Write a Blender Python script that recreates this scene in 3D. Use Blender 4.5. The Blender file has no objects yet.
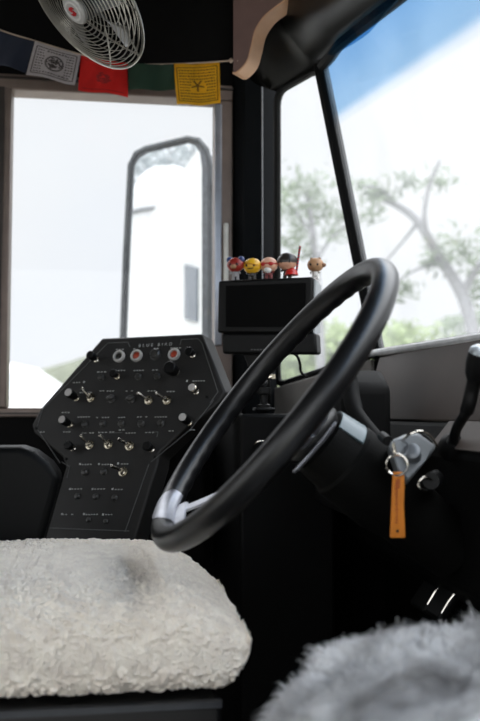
import bpy, math, random
import numpy as np
from mathutils import Vector, Matrix, noise
random.seed(7); rng = np.random.default_rng(7)
SC = bpy.context.scene; COL = SC.collection
V = Vector
# ------------------------------------------------------------------ camera frame
YAW = math.radians(8); PIT = math.radians(3.57); FP = 850.0
R = V((math.cos(YAW), -math.sin(YAW), 0)); F0 = V((math.sin(YAW), math.cos(YAW), 0)); Z = V((0, 0, 1))
FW = F0*math.cos(PIT) + Z*math.sin(PIT); UP = -F0*math.sin(PIT) + Z*math.cos(PIT)
EYE = V((0, 0, 0.75))
def ray(px, py): return FW + R*((px-240)/FP) + UP*((360.5-py)/FP)
def P(px, py, d): return EYE + ray(px, py)*d
def onpl(px, py, p0, n):
    r = ray(px, py); return EYE + r*((p0-EYE).dot(n)/r.dot(n))
def onY(px, py, y): return onpl(px, py, V((0, y, 0)), V((0, 1, 0)))
def onX(px, py, x): return onpl(px, py, V((x, 0, 0)), V((1, 0, 0)))
cam = bpy.data.cameras.new('camera'); co = bpy.data.objects.new('camera', cam); COL.objects.link(co)
m = Matrix((R, UP, -FW)).transposed().to_4x4(); m.translation = EYE; co.matrix_world = m
cam.sensor_fit = 'VERTICAL'; cam.sensor_height = 36; cam.lens = FP/721*36
cam.clip_start = 0.02; cam.clip_end = 500
cam.dof.use_dof = True; cam.dof.focus_distance = 1.32; cam.dof.aperture_fstop = 4.2
SC.camera = co
SC.view_settings.view_transform = 'Standard'; SC.view_settings.look = 'None'
SC.view_settings.gamma = 1; SC.view_settings.use_curve_mapping = False
SC.view_settings.exposure = 0.12
SC.cycles.use_denoising = True
SC.cycles.max_bounces = 10; SC.cycles.transparent_max_bounces = 24
SC.cycles.sample_clamp_indirect = 6

# ------------------------------------------------------------------ materials
def lin(c): return tuple(((x/255)/12.92 if x/255 <= .04045 else ((x/255+.055)/1.055)**2.4) for x in c) + (1,)
MATS = {}
def mat(name, rgb, rough=.5, metal=0, spec=.5, var=.12, nscale=30, bump=0, bscale=200, coat=0, sheen=0, emit=0, trans=0):
    """procedural principled material: base colour varied by noise, optional fine bump"""
    if name in MATS: return MATS[name]
    M = bpy.data.materials.new(name); M.use_nodes = True; nt = M.node_tree; b = nt.nodes['Principled BSDF']
    c = lin(rgb)
    tc = nt.nodes.new('ShaderNodeTexCoord')
    nz = nt.nodes.new('ShaderNodeTexNoise'); nz.inputs['Scale'].default_value = nscale; nz.inputs['Detail'].default_value = 5
    nt.links.new(tc.outputs['Object'], nz.inputs['Vector'])
    rp = nt.nodes.new('ShaderNodeValToRGB'); rp.color_ramp.elements[0].position = .3; rp.color_ramp.elements[1].position = .7
    rp.color_ramp.elements[0].color = tuple(x*(1-var) for x in c[:3]) + (1,)
    rp.color_ramp.elements[1].color = tuple(min(1, x*(1+var)) for x in c[:3]) + (1,)
    nt.links.new(nz.outputs['Fac'], rp.inputs['Fac']); nt.links.new(rp.outputs['Color'], b.inputs['Base Color'])
    b.inputs['Roughness'].default_value = rough; b.inputs['Metallic'].default_value = metal
    b.inputs['Specular IOR Level'].default_value = spec
    if coat: b.inputs['Coat Weight'].default_value = coat; b.inputs['Coat Roughness'].default_value = .1
    if sheen: b.inputs['Sheen Weight'].default_value = sheen; b.inputs['Sheen Roughness'].default_value = .5
    if trans:
        tr = nt.nodes.new('ShaderNodeBsdfTranslucent'); nt.links.new(rp.outputs['Color'], tr.inputs['Color'])
        mx = nt.nodes.new('ShaderNodeMixShader'); mx.inputs[0].default_value = trans
        nt.links.new(b.outputs[0], mx.inputs[1]); nt.links.new(tr.outputs[0], mx.inputs[2])
        nt.links.new(mx.outputs[0], nt.nodes['Material Output'].inputs['Surface'])
    if bump:
        n2 = nt.nodes.new('ShaderNodeTexNoise'); n2.inputs['Scale'].default_value = bscale; n2.inputs['Detail'].default_value = 4
        nt.links.new(tc.outputs['Object'], n2.inputs['Vector'])
        bp = nt.nodes.new('ShaderNodeBump'); bp.inputs['Strength'].default_value = bump; bp.inputs['Distance'].default_value = .004
        nt.links.new(n2.outputs['Fac'], bp.inputs['Height']); nt.links.new(bp.outputs[0], b.inputs['Normal'])
    MATS[name] = M; return M
def glass(name, veil=.03, tint=None):
    """thin pane: clear, with a fresnel gloss and a pale film imitating outdoor haze; tint = (p0, axis, length) colours one edge blue"""
    M = bpy.data.materials.new(name); M.use_nodes = True; nt = M.node_tree; nt.nodes.remove(nt.nodes['Principled BSDF'])
    out = nt.nodes['Material Output']
    t = nt.nodes.new('ShaderNodeBsdfTransparent'); t.inputs[0].default_value = (.985, .988, .988, 1)
    if tint:
        p0, ax, ln = tint
        g = nt.nodes.new('ShaderNodeNewGeometry')
        dt = nt.nodes.new('ShaderNodeVectorMath'); dt.operation = 'DOT_PRODUCT'; dt.inputs[1].default_value = ax
        nt.links.new(g.outputs['Position'], dt.inputs[0])
        mr = nt.nodes.new('ShaderNodeMapRange'); mr.inputs['From Min'].default_value = p0.dot(ax); mr.inputs['From Max'].default_value = p0.dot(ax)+ln
        nt.links.new(dt.outputs['Value'], mr.inputs['Value'])
        rp = nt.nodes.new('ShaderNodeValToRGB'); cr = rp.color_ramp; cr.interpolation = 'EASE'
        cr.elements[0].position = 0; cr.elements[0].color = (.985, .988, .988, 1)
        cr.elements[1].position = 1; cr.elements[1].color = TINT[2]
        e = cr.elements.new(.08); e.color = TINT[0]
        e = cr.elements.new(.28); e.color = TINT[1]
        nt.links.new(mr.outputs[0], rp.inputs[0]); nt.links.new(rp.outputs[0], t.inputs[0])
    gl = nt.nodes.new('ShaderNodeBsdfGlossy'); gl.inputs['Roughness'].default_value = .02
    fr = nt.nodes.new('ShaderNodeLayerWeight'); fr.inputs[0].default_value = .5
    pw = nt.nodes.new('ShaderNodeMath'); pw.operation = 'POWER'; pw.inputs[1].default_value = 6; nt.links.new(fr.outputs['Facing'], pw.inputs[0])
    ma = nt.nodes.new('ShaderNodeMath'); ma.operation = 'MULTIPLY_ADD'; ma.inputs[1].default_value = .3; ma.inputs[2].default_value = .012; nt.links.new(pw.outputs[0], ma.inputs[0])
    mx = nt.nodes.new('ShaderNodeMixShader'); nt.links.new(ma.outputs[0], mx.inputs[0])
    nt.links.new(t.outputs[0], mx.inputs[1]); nt.links.new(gl.outputs[0], mx.inputs[2])
    tr = nt.nodes.new('ShaderNodeBsdfTranslucent'); tr.inputs[0].default_value = (.9, .92, .95, 1)  # pale film that washes out the view like haze
    tc = nt.nodes.new('ShaderNodeTexCoord')
    nz = nt.nodes.new('ShaderNodeTexNoise'); nz.inputs['Scale'].default_value = 6; nt.links.new(tc.outputs['Object'], nz.inputs['Vector'])
    ml = nt.nodes.new('ShaderNodeMath'); ml.operation = 'MULTIPLY'; ml.inputs[1].default_value = veil*2; nt.links.new(nz.outputs['Fac'], ml.inputs[0])
    m2 = nt.nodes.new('ShaderNodeMixShader'); nt.links.new(ml.outputs[0], m2.inputs[0])
    nt.links.new(mx.outputs[0], m2.inputs[1]); nt.links.new(tr.outputs[0], m2.inputs[2])
    nt.links.new(m2.outputs[0], out.inputs[0]); return M
TINT = [(.91, .945, .985, 1), (.52, .70, .87, 1), (.42, .63, .85, 1)]
black_plastic = mat('black_plastic', (12, 12, 12), .45, spec=.2, bump=.12, bscale=600)
black_panel = mat('black_switch_panel', (36, 35, 34), .5, spec=.3, bump=.06, bscale=800)
black_soft = mat('black_soft_vinyl', (10, 10, 9), .6, spec=.1, bump=.15, bscale=350)
black_wall = mat('black_painted_wall', (10, 9, 9), .65, spec=.1, var=.2)
black_gloss = mat('black_gloss_headliner', (7, 7, 6), .28, spec=.14, var=.2)
rubber = mat('black_rubber', (7, 8, 8), .5, spec=.2)
wheel_m = mat('steering_wheel_vinyl', (21, 21, 22), .32, spec=.5, bump=.08, bscale=500)
spoke_m = mat('brushed_grey_metal', (176, 178, 186), .38, metal=.75, bump=.05)
chrome = mat('chrome', (205, 200, 190), .14, metal=1, var=.05)
worn_metal = mat('worn_nickel', (190, 182, 165), .25, metal=1, var=.15)
bronze = mat('bronze_anodised_frame', (122, 108, 100), .42, metal=.35, var=.1)
alu = mat('bare_aluminium', (168, 172, 180), .3, metal=.8)
grey_plastic = mat('grey_plastic', (126, 130, 133), .45)
cowl_m = mat('grey_brown_cowl_panel', (88, 79, 74), .45, var=.1, nscale=9)
lit_shroud_m = mat('slate_lit_shroud', (92, 108, 114), .3, spec=.5)
white_ink = mat('white_print', (190, 190, 188), .6)
red_lens = mat('orange_red_lens', (160, 62, 40), .3, coat=.5)
dark_lens = mat('dark_lens', (40, 38, 36), .2, coat=.5)

# ------------------------------------------------------------------ mesh builder
class MB:
    def __init__(s): s.v = []; s.f = []
    def add(s, vs, fs):
        o = len(s.v); s.v += [V(x) for x in vs]; s.f += [tuple(i+o for i in f) for f in fs]; return s
    def box(s, c, size, ax=None):
        ax = ax or (V((1, 0, 0)), V((0, 1, 0)), V((0, 0, 1))); c = V(c)
        vs = [c + ax[0]*(size[0]/2*i) + ax[1]*(size[1]/2*j) + ax[2]*(size[2]/2*k) for i in (-1, 1) for j in (-1, 1) for k in (-1, 1)]
        return s.add(vs, [(0, 1, 3, 2), (4, 6, 7, 5), (0, 4, 5, 1), (2, 3, 7, 6), (0, 2, 6, 4), (1, 5, 7, 3)])
    def bx(s, a, b):
        return s.box([(a[i]+b[i])/2 for i in range(3)], [abs(b[i]-a[i]) for i in range(3)])
    def prism(s, poly, ext, scale=1.0):
        n = len(poly); c = sum((V(p) for p in poly), V())/n; ext = V(ext)
        vs = [V(p) for p in poly] + [c+(V(p)-c)*scale+ext for p in poly]
        fs = [tuple(range(n)), tuple(range(2*n-1, n-1, -1))] + [(i, i+n, (i+1) % n+n, (i+1) % n) for i in range(n)]
        return s.add(vs, fs)
    def lathe(s, prof, base, axis, n=24, cap=True):
        axis = V(axis).normalized(); base = V(base)
        e1 = axis.orthogonal().normalized(); e2 = axis.cross(e1)
        vs = []; fs = []
        for r, h in prof:
            for k in range(n):
                a = 2*math.pi*k/n; vs.append(base + axis*h + e1*(r*math.cos(a)) + e2*(r*math.sin(a)))
        for i in range(len(prof)-1):
            for k in range(n):
                fs.append((i*n+k, i*n+(k+1) % n, (i+1)*n+(k+1) % n, (i+1)*n+k))
        if cap:
            fs.append(tuple(range(n-1, -1, -1))); fs.append(tuple((len(prof)-1)*n+k for k in range(n)))
        return s.add(vs, fs)
    def tube(s, pts, r, closed=False, n=8, up=None):
        pts = [V(p) for p in pts]; N = len(pts)
        rs = r if isinstance(r, (list, tuple)) else [r]*N
        T = []
        for i in range(N):
            a = pts[(i-1) % N] if (closed or i > 0) else pts[i]; b = pts[(i+1) % N] if (closed or i < N-1) else pts[i]
            T.append((b-a).normalized())
        e = V(up) if up else T[0].orthogonal(); vs = []; fs = []
        for i in range(N):
            e = (e - T[i]*e.dot(T[i]))
            if e.length < 1e-6: e = T[i].orthogonal()
            e.normalize(); g = T[i].cross(e)
            for k in range(n):
                a = 2*math.pi*k/n; vs.append(pts[i] + (e*math.cos(a)+g*math.sin(a))*rs[i])
        for i in range(N if closed else N-1):
            j = (i+1) % N
            for k in range(n): fs.append((i*n+k, i*n+(k+1) % n, j*n+(k+1) % n, j*n+k))
        if not closed: fs.append(tuple(range(n-1, -1, -1))); fs.append(tuple((N-1)*n+k for k in range(n)))
        return s.add(vs, fs)
    def grid(s, fn, nu, nv, cu=False):
        vs = [fn(i/(nu if cu else nu-1), j/(nv-1)) for j in range(nv) for i in range(nu)]; fs = []
        for j in range(nv-1):
            for i in range(nu if cu else nu-1):
                k = (i+1) % nu; fs.append((j*nu+i, j*nu+k, (j+1)*nu+k, (j+1)*nu+i))
        return s.add(vs, fs)
    def ball(s, c, r, n=16, ax=None):
        c = V(c); r = r if isinstance(r, (tuple, list)) else (r, r, r)
        ax = ax or (V((1, 0, 0)), V((0, 1, 0)), V((0, 0, 1)))
        def fn(u, w):
            a = 2*math.pi*u; b = math.pi*(w*.998+.001)
            return c + ax[0]*(r[0]*math.sin(b)*math.cos(a)) + ax[1]*(r[1]*math.sin(b)*math.sin(a)) - ax[2]*(r[2]*math.cos(b))
        return s.grid(fn, n, n//2+3, True)
ROOTLOC = {}
def wloc(o):
    while o.parent: o = o.parent
    return V(o.location)
def tag(o, label=None, cat=None, group=None, kind=None):
    if label: o['label'] = label
    if cat: o['category'] = cat
    if group: o['group'] = group
    if kind: o['kind'] = kind
    return o
def thing(name, label, cat, loc, group=None):
    o = bpy.data.objects.new(name, None); COL.objects.link(o); o.location = loc; o.empty_display_size = .05
    return tag(o, label, cat, group)
def obj(name, mb, m, parent=None, bevel=0, smooth=35, label=None, segs=2):
    me = bpy.data.meshes.new(name)
    if parent: off = wloc(parent)
    else:
        n = len(mb.v); off = sum(mb.v, V())/n; off.z = min(v.z for v in mb.v)
    me.from_pydata([v-off for v in mb.v], [], mb.f); me.validate()
    import bmesh
    bm = bmesh.new(); bm.from_mesh(me); bmesh.ops.recalc_face_normals(bm, faces=bm.faces); bm.to_mesh(me); bm.free()
    if smooth:
        me.polygons.foreach_set('use_smooth', [True]*len(me.polygons)); me.set_sharp_from_angle(angle=math.radians(smooth))
    me.materials.append(m)
    o = bpy.data.objects.new(name, me); COL.objects.link(o)
    if parent: o.parent = parent
    else: o.location = off
    if bevel:
        b = o.modifiers.new('bevel', 'BEVEL'); b.width = bevel; b.segments = segs; b.limit_method = 'ANGLE'; b.angle_limit = math.radians(30)
    if label: o['label'] = label
    return o
def struct(name, mb, m, parent=None, **k):
    o = obj(name, mb, m, parent, **k)
    if not parent: o['kind'] = 'structure'
    return o
def smooth_curve(ctrl, n=8):
    pts = [V(p) for p in ctrl]; out = []
    for i in range(len(pts)-1):
        p0 = pts[max(i-1, 0)]; p1 = pts[i]; p2 = pts[i+1]; p3 = pts[min(i+2, len(pts)-1)]
        for k in range(n):
            t = k/n
            out.append(.5*((2*p1)+(p2-p0)*t+(2*p0-5*p1+4*p2-p3)*t*t+(3*p1-p0-3*p2+p3)*t**3))
    out.append(pts[-1]); return out
def roundpoly(poly, r, n=4):
    out = []; N = len(poly)
    for i in range(N):
        p = V(poly[i]); a = V(poly[i-1])-p; b = V(poly[(i+1) % N])-p
        ra = min(r, a.length*.45, b.length*.45); s = p+a.normalized()*ra; e = p+b.normalized()*ra
        for k in range(n+1):
            t = k/n; out.append(s*(1-t)**2+p*2*t*(1-t)+e*t*t)
    return out

# ------------------------------------------------------------------ the bus shell
WY = 1.90; CEIL = 1.80; RY = -.62
g = MB().bx((-60, -60, -.95), (60, 60, -.9)); struct('ground', g, mat('pale_gravel', (150, 148, 140), .9, nscale=2, bump=.3, bscale=30))
struct('floor', MB().bx((-2.2, RY, -.04), (.5, WY, 0)), black_wall)
struct('ceiling', MB().bx((-2.2, RY, CEIL), (.5, WY+.05, CEIL+.05)), mat('dark_ceiling', (10, 9, 9), .7, spec=.2))
# left wall with the driver's window opening
hx0 = onY(-140, 250, WY).x; hx1 = onY(232, 250, WY).x; hz0 = onY(120, 417, WY).z; hz1 = onY(120, 82, WY).z
cornx = onY(277, 250, WY).x
wl = MB()
wl.bx((-2.2, WY, 0), (cornx+.02, WY+.05, hz0)); wl.bx((-2.2, WY, hz1), (cornx+.02, WY+.05, CEIL))
wl.bx((-2.2, WY, hz0), (hx0, WY+.05, hz1)); wl.bx((hx1, WY, hz0), (cornx-.02, WY+.05, hz1))
struct('wall_left', wl, black_wall)
xs_ = MB(); y0, y1 = WY+.051, WY+.062
xs_.bx((-4.3, y0, -.6), (cornx, y1, hz0-.01)); xs_.bx((-4.3, y0, hz1+.01), (cornx, y1, CEIL+.1)); xs_.bx((-4.3, y0, hz0-.01), (hx0-.01, y1, hz1+.01))
struct('trim_6', xs_, mat('white_bus_paint', (230, 230, 228), .35))
# driver's window
def wpt(px, py, y): p = onY(px, py, y); return p
gx0 = onY(10, 250, WY).x; gx1 = onY(214, 250, WY).x; gz0 = onY(120, 408, WY).z; gz1 = onY(120, 97, WY).z
w1 = MB()
w1.bx((hx0, WY-.015, hz0), (hx1, WY+.04, gz0)); w1.bx((hx0, WY-.015, gz1), (hx1, WY+.04, hz1))
w1.bx((hx0, WY-.012, gz0), (hx0+.03, WY+.04, gz1)); w1.bx((gx1, WY-.012, gz0), (hx1, WY+.04, gz1))
w1.bx((gx0-.034, WY-.022, gz0), (gx0, WY+.03, gz1))
win1 = struct('window_1', w1, bronze, bevel=.003)
tag(win1)
t = MB()
t.bx((gx0-.026, WY-.027, gz0), (gx0-.014, WY-.022, gz1))
t.bx((hx0, WY-.02, hz0+.006), (hx1, WY-.015, hz0+.010)); t.bx((hx0, WY-.02, hz1-.012), (hx1, WY-.015, hz1-.008))
obj('frame_rib', t, mat('dark_bronze', (58, 52, 49), .4, metal=.3), win1)
t = MB(); t.bx((gx1, WY-.016, gz0+.14), (gx1+.016, WY-.011, gz1-.01)); obj('jamb_channel', t, alu, win1, bevel=.002)
t = MB().bx((onY(224, 250, WY-.03).x, WY-.034, onY(224, 300, WY).z), (onY(228.5, 250, WY-.03).x, WY-.012, onY(224, 226, WY).z))
obj('sash_latch', t, mat('pale_metal', (190, 188, 182), .4, metal=.4), win1, bevel=.003)
obj('pane', MB().bx((gx0-.002, WY+.02, gz0-.002), (gx1+.002, WY+.025, gz1+.002)), glass('driver_window_glass', .02), win1)
obj('pane', MB().bx((hx0+.028, WY+.006, gz0-.002), (gx0-.03, WY+.011, gz1+.002)), glass('rear_slider_glass', .02), win1)
# corner post, corner glass, division bar, windshield
pb = onY(277, 386, WY); A0 = V((cornx, WY, pb.z)); B0 = onpl(378, 353, V((0, 1.62, 0)), V((0, 1, 0)))
rake = .205
WN = V((1, 0, rake)).normalized()                                 # windshield plane through B0, along -Y
B1 = onpl(321, 67, B0, WN)
CN = (A0-B0).cross(B1-B0).normalized()
A1 = onpl(277, 92, B0, CN)
post = MB()
post.prism([V((hx1+.005, WY-.012, 0)), V((hx1+.02, WY-.05, 0)), V((onY(261, 250, WY-.06).x, WY-.065, 0)), V((cornx-.012, WY-.03, 0)), V((cornx, WY, 0)), V((cornx, WY+.04, 0)), V((hx1+.005, WY+.04, 0))], (0, 0, CEIL))
struct('trim_1', post, mat('black_post', (17, 19, 21), .8, spec=.05), bevel=.004)
pe = MB().tube([V((onY(262, 250, WY-.06).x, WY-.066, onY(262, 345, WY-.06).z)), V((onY(262, 250, WY-.06).x, WY-.066, onY(262, 88, WY-.06).z))], .0014, n=6)
struct('trim_2', pe, mat('pale_edge_bead', (150, 152, 156), .35, metal=.3))
bar = MB().tube([B0+(B0-B1)*.02, B1+(B1-B0)*.06], .0145, n=10); struct('trim_3', bar, mat('division_bar_black', (7, 8, 9), .6, spec=.1))
cw = MB().prism(roundpoly([A0+V((.003, 0, 0)), B0, B1, A1], .03), CN*.005)
win2 = struct('window_2', cw, glass('corner_glass', .06), smooth=0)
ga = MB().tube(roundpoly([A0, B0, B1, A1], .03), .0085, closed=True, n=8); obj('gasket', ga, rubber, win2)
# windshield outline: header line, right end, sill
H = [B1, onpl(331, 56, B0, WN), onpl(341, 43, B0, WN), onpl(370, 20, B0, WN), onpl(398, -2, B0, WN), onpl(440, -37, B0, WN), onpl(500, -92, B0, WN)]
Yend = -.55
H += [V((H[-1].x+.012, y, H[-1].z-.01)) for y in (.45, .1, -.25, Yend)]
def sillpt(y):
    p = onpl(480, 338.5, B0, WN); k = (B0.y-y)/(B0.y-p.y)
    return B0+(p-B0)*min(k, 1.25) if k < 1.25 else V((B0.x-(p-B0).x*0+0, y, (B0+(p-B0)*1.25).z))
S = [sillpt(y) for y in (1.62, 1.4, 1.2, 1.0, .7, .3, -.1, Yend)]
S[0] = B0
for q in S[1:]: q.x = B0.x - rake*(q.z-B0.z)
line_a = onpl(345, 122, B0, WN); line_b = onpl(480, 38, B0, WN)
e = (line_b-line_a).normalized(); axu = WN.cross(e).normalized()
if axu.z < 0: axu = -axu
bandlen = (onpl(398, 0, B0, WN)-line_a).dot(axu)
ws = MB().prism(S+H[::-1], WN*.006)
win3 = struct('window_3', ws, glass('windshield_glass', .07, (line_a, axu, bandlen)), smooth=0)
obj('gasket', MB().tube(S, .009, n=8), rubber, win3)
obj('gasket', MB().tube(smooth_curve(H, 4), .011, n=8), rubber, win3)
obj('edge_trim', MB().tube([p+V((-.016, 0, -.001)) for p in S], .0070, n=10), mat('pale_sill_trim', (228, 229, 230), .4, metal=.2), win3)
# cowl: front wall below the glass
fw = MB()
path = [V((cornx-.07, WY-.004, A0.z-.02)), A0+V((.004, .004, -.006)), B0+V((.012, .01, -.008))] + [p+V((.012, 0, -.008)) for p in S[1:]]
for i in range(len(path)-1):
    a, b = path[i], path[i+1]
    nin = V((b.y-a.y, -(b.x-a.x), 0)).normalized()                  # outward
    if nin.x < 0 and i > 0: nin = -nin
    fw.prism([V((a.x, a.y, 0)), V((b.x, b.y, 0)), b, a], nin*.03 if i else V((0, .03, 0)))
struct('wall_front', fw, black_wall)
cf = MB(); a, b = path[1], path[2]; dv = (a-b); nv = V((-dv.y, dv.x, 0)).normalized(); nv = nv if nv.x < 0 else -nv
a = a+V((-.02, -.004, -.004)); b = b+V((-.016, 0, -.004))
for a_, b_ in ((a, b), (V((.235, WY-.035, a.z-.004)), V((a.x, WY-.03, a.z)))):
    cf.prism([V((a_.x, a_.y, .66)), V((b_.x, b_.y, .66)), b_, a_], nv*.012)
struct('trim_7', cf, mat('grey_corner_panel', (128, 124, 120), .45, var=.08), bevel=.003)
# dashboard: low dark body behind wheel, tops out just under the cowl
db = MB()
prof = [(.45, .50), (.422, .53), (.422, .700), (.452, .738), (.488, .745), (.488, .50)]
db.prism([V((x, -.45, z)) for x, z in prof], (0, 2.02, 0))
dash = thing('dashboard', 'dark dashboard body running under the windshield behind the steering wheel', 'dashboard', (.39, .9, 0))
obj('body', db, black_soft, dash, bevel=.008)
fc = MB()
for y0, y1 in ((-.45, .80), (.806, 1.56)):
    fc.prism([V((.452, y0, .738)), V((.452, y1, .738)), V((.4865, y1, .8575)), V((.4865, y0, .8575))], (.010, 0, 0))
lf = MB().prism([V((.4215, -.45, .704)), V((.4215, 1.12, .704)), V((.4500, 1.12, .7385)), V((.4500, -.45, .7385))], (-.002, 0, .0015)); obj('ledge_sheen', lf, cowl_m, dash)  # lighter strip painted as the reflection on the dash slope
obj('fascia', fc, cowl_m, dash, bevel=.004, label='grey brown upper fascia panel under the glass')
# binnacle behind the wheel
bn = MB()
bp = [(1.16, .60), (1.16, .79), (1.20, .815), (1.31, .820), (1.36, .79), (1.36, .60)]
bn.prism([V((.322, y+.05, z)) for y, z in bp], (.075, 0, 0)); obj('gauge_hood', bn, mat('matte_black_hood', (7, 7, 7), .7, spec=.15), dash, bevel=.012, segs=3)
# left lower box
lb = MB().bx((.205, 1.46, 0), (.372, WY-.02, onY(270, 414, 1.46).z))
lbx = obj('heater_box', lb, mat('black_painted_steel', (7, 7, 7), .5, spec=.12), None, bevel=.006, segs=3)
tag(lbx, 'plain black steel heater box behind the lower half of the steering wheel', 'box')
hb = MB().tube(smooth_curve([P(253, 450, 1.478), P(255, 444, 1.455), P(260, 441, 1.45), P(265, 443, 1.455), P(267, 447, 1.478)], 6), .0022, n=8)
hb = obj('wire_handle', hb, chrome, lbx); hb['label'] = 'small silver wire loop'
# overhead front panel
HL = [A1+V((-.03, .0, .01)), A1] + H
def over(u, w):
    x = u*(len(HL)-1); i = min(int(x), len(HL)-2); t = x-i; p = HL[i].lerp(HL[i+1], t)
    k = min(1, x)                                                    # fade at corner
    top = V((.30, p.y, CEIL))
    bow = V((-.03*math.sin(w*math.pi*.5)**.6, 0, 0))
    q = p.lerp(top, w**1.6); q += V((-.05*math.sin(w*math.pi)**1.2, 0, .0)) + bow*(1-w)
    return q
oh = MB().grid(over, 60, 24)
struct('wall_front_overhead', oh, black_gloss); bpy.data.objects['wall_front_overhead'].name = 'trim_4'
# bulkhead board with its lit edge painted tan
MN = V((-.66, -.75, 0)).normalized(); TP = P(255, 40, 1.62)
ol = [(233, 72), (247, 71), (258, 58), (262, 44), (266, 28), (277, 14), (290, 4), (300, -6), (330, -40), (330, -75), (233, -75)]
inner = [onpl(x, y, TP, MN) for x, y in ol]
cur = smooth_curve([onpl(x, y, TP, MN) for x, y in [(236, 72), (241, 68), (247, 60), (251, 46), (255, 30), (264, 16), (276, 6), (288, -4), (318, -40)]], 5)
poly = [onpl(233, 71.5, TP, MN)] + cur + [onpl(318, -75, TP, MN), onpl(233, -75, TP, MN)]
tb = MB().prism(poly, -MN*.034)
tb_o = struct('trim_5', tb, mat('mauve_board', (112, 86, 80), .55, var=.08), bevel=.002)
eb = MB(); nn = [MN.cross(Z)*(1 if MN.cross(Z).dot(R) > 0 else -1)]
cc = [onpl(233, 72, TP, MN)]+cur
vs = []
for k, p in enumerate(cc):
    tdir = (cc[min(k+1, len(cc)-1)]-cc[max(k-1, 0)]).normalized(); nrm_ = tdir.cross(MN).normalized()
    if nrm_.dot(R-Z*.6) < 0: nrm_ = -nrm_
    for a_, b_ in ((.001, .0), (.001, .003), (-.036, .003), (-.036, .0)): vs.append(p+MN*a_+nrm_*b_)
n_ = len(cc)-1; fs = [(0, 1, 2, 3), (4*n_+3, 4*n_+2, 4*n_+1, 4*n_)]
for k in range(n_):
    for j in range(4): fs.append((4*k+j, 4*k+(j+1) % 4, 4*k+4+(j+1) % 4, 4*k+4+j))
eb.add(vs, fs); obj('lit_edge', eb, mat('tan_lit_edge', (205, 158, 122), .5, var=.05), tb_o)  # lighter tan stands in for light striking the board edge
# right side (behind and beside the camera) and its door opening
wr = MB(); wr.bx((-2.2, RY-.05, 0), (-.85, RY, .8)); wr.bx((-2.2, RY-.05, 1.5), (.5, RY, CEIL)); wr.bx((.35, RY-.05, 0), (.5, RY, 1.5)); wr.bx((-.95, RY-.05, .8), (-.85, RY, 1.5))
struct('wall_right', wr, black_wall)

# ------------------------------------------------------------------ driver's seat
SY = 1.155
seat = thing('driver_seat', 'cream fleece-covered driver seat with looped boucle cushion at lower left', 'seat', (-.14, SY, 0))
def boucle(name, rgb):
    M = mat(name, rgb, .95, var=.12, nscale=45, sheen=.4, spec=.15)
    nt = M.node_tree; b = nt.nodes['Principled BSDF']; tc = nt.nodes['Texture Coordinate']
    vo = nt.nodes.new('ShaderNodeTexVoronoi'); vo.inputs['Scale'].default_value = 240
    nz = nt.nodes.new('ShaderNodeTexNoise'); nz.inputs['Scale'].default_value = 420
    nt.links.new(tc.outputs['Object'], vo.inputs['Vector']); nt.links.new(tc.outputs['Object'], nz.inputs['Vector'])
    ad = nt.nodes.new('ShaderNodeMath'); nt.links.new(vo.outputs['Distance'], ad.inputs[0]); nt.links.new(nz.outputs['Fac'], ad.inputs[1])
    bp = nt.nodes.new('ShaderNodeBump'); bp.inputs['Strength'].default_value = .7; bp.inputs['Distance'].default_value = .003
    nt.links.new(ad.outputs[0], bp.inputs['Height']); nt.links.new(bp.outputs[0], b.inputs['Normal']); return M
fleece = boucle('cream_boucle_fleece', (246, 234, 219))
def curl(p):
    q = p*115 + noise.noise_vector(p*60)*1.4
    d = noise.voronoi(q)[0]
    a = (d[1]-d[0]); b = noise.noise(p*26); c = noise.noise(p*150)
    return .0046*(min(a, .5)/.5-.6) + .0018*b + .0012*c
XB = -.40; ZB = .446
def cushion(nx, nt):
    # section loops along X from the back to the nose; closed by a rounded plan outline
    cols = []
    prof = []                                   # (x, top z) along the centre
    vs = []; fs = []
    def top(x):
        if x < .05: return .558+.004*math.sin((x+.4)*6)
        k = (x-.05)/.105; return .558-.055*k*k-.012*k
    xs = np.linspace(XB, .144, nx)
    for i, x in enumerate(xs):
        zt = top(x)
        # nose and underside curve
        k = max(0, (x-.105)/.045); zb = ZB + .068*max(0, k)**3
        hw = .232
        if x > -.12: hw = .232*max(0.02, 1-((x+.12)/.285)**3.2)**.5 if x < .165 else .02
        yn = SY-.232 + .030*max(0, (x-.03)/.12)**2          # near side stays almost straight
        yf = SY+hw
        if x > .12: yf = max(yf, yn+.12)
        if i == nx-1: zt = zb+.012 + (zt-zb)*.55; zb = zb+(zt-zb)*.25
        cy = (yn+yf)/2; w = (yf-yn)/2; cz = (zt+zb)/2; h = (zt-zb)/2
        for j in range(nt):
            a = 2*math.pi*j/nt; c, s_ = math.cos(a), math.sin(a)
            px_ = abs(c)**(2/6.5)*(1 if c >= 0 else -1); pz_ = abs(s_)**(2/(3.4 if s_ > 0 else 7))*(1 if s_ >= 0 else -1)
            bul = .012*math.cos(pz_*1.5)*(1 if px_ < 0 else .3)
            p = V((x, cy+px_*(w+bul), cz+pz_*h)); vs.append(p)
    for i in range(nx-1):
        for j in range(nt): fs.append((i*nt+j, i*nt+(j+1) % nt, (i+1)*nt+(j+1) % nt, (i+1)*nt+j))
    fs.append(tuple(range(nt-1, -1, -1))); fs.append(tuple((nx-1)*nt+j for j in range(nt)))
    return vs, fs
def resample_ring(nx, nt):
    return cushion(nx, nt)
cv, cf = cushion(230, 460)
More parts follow.
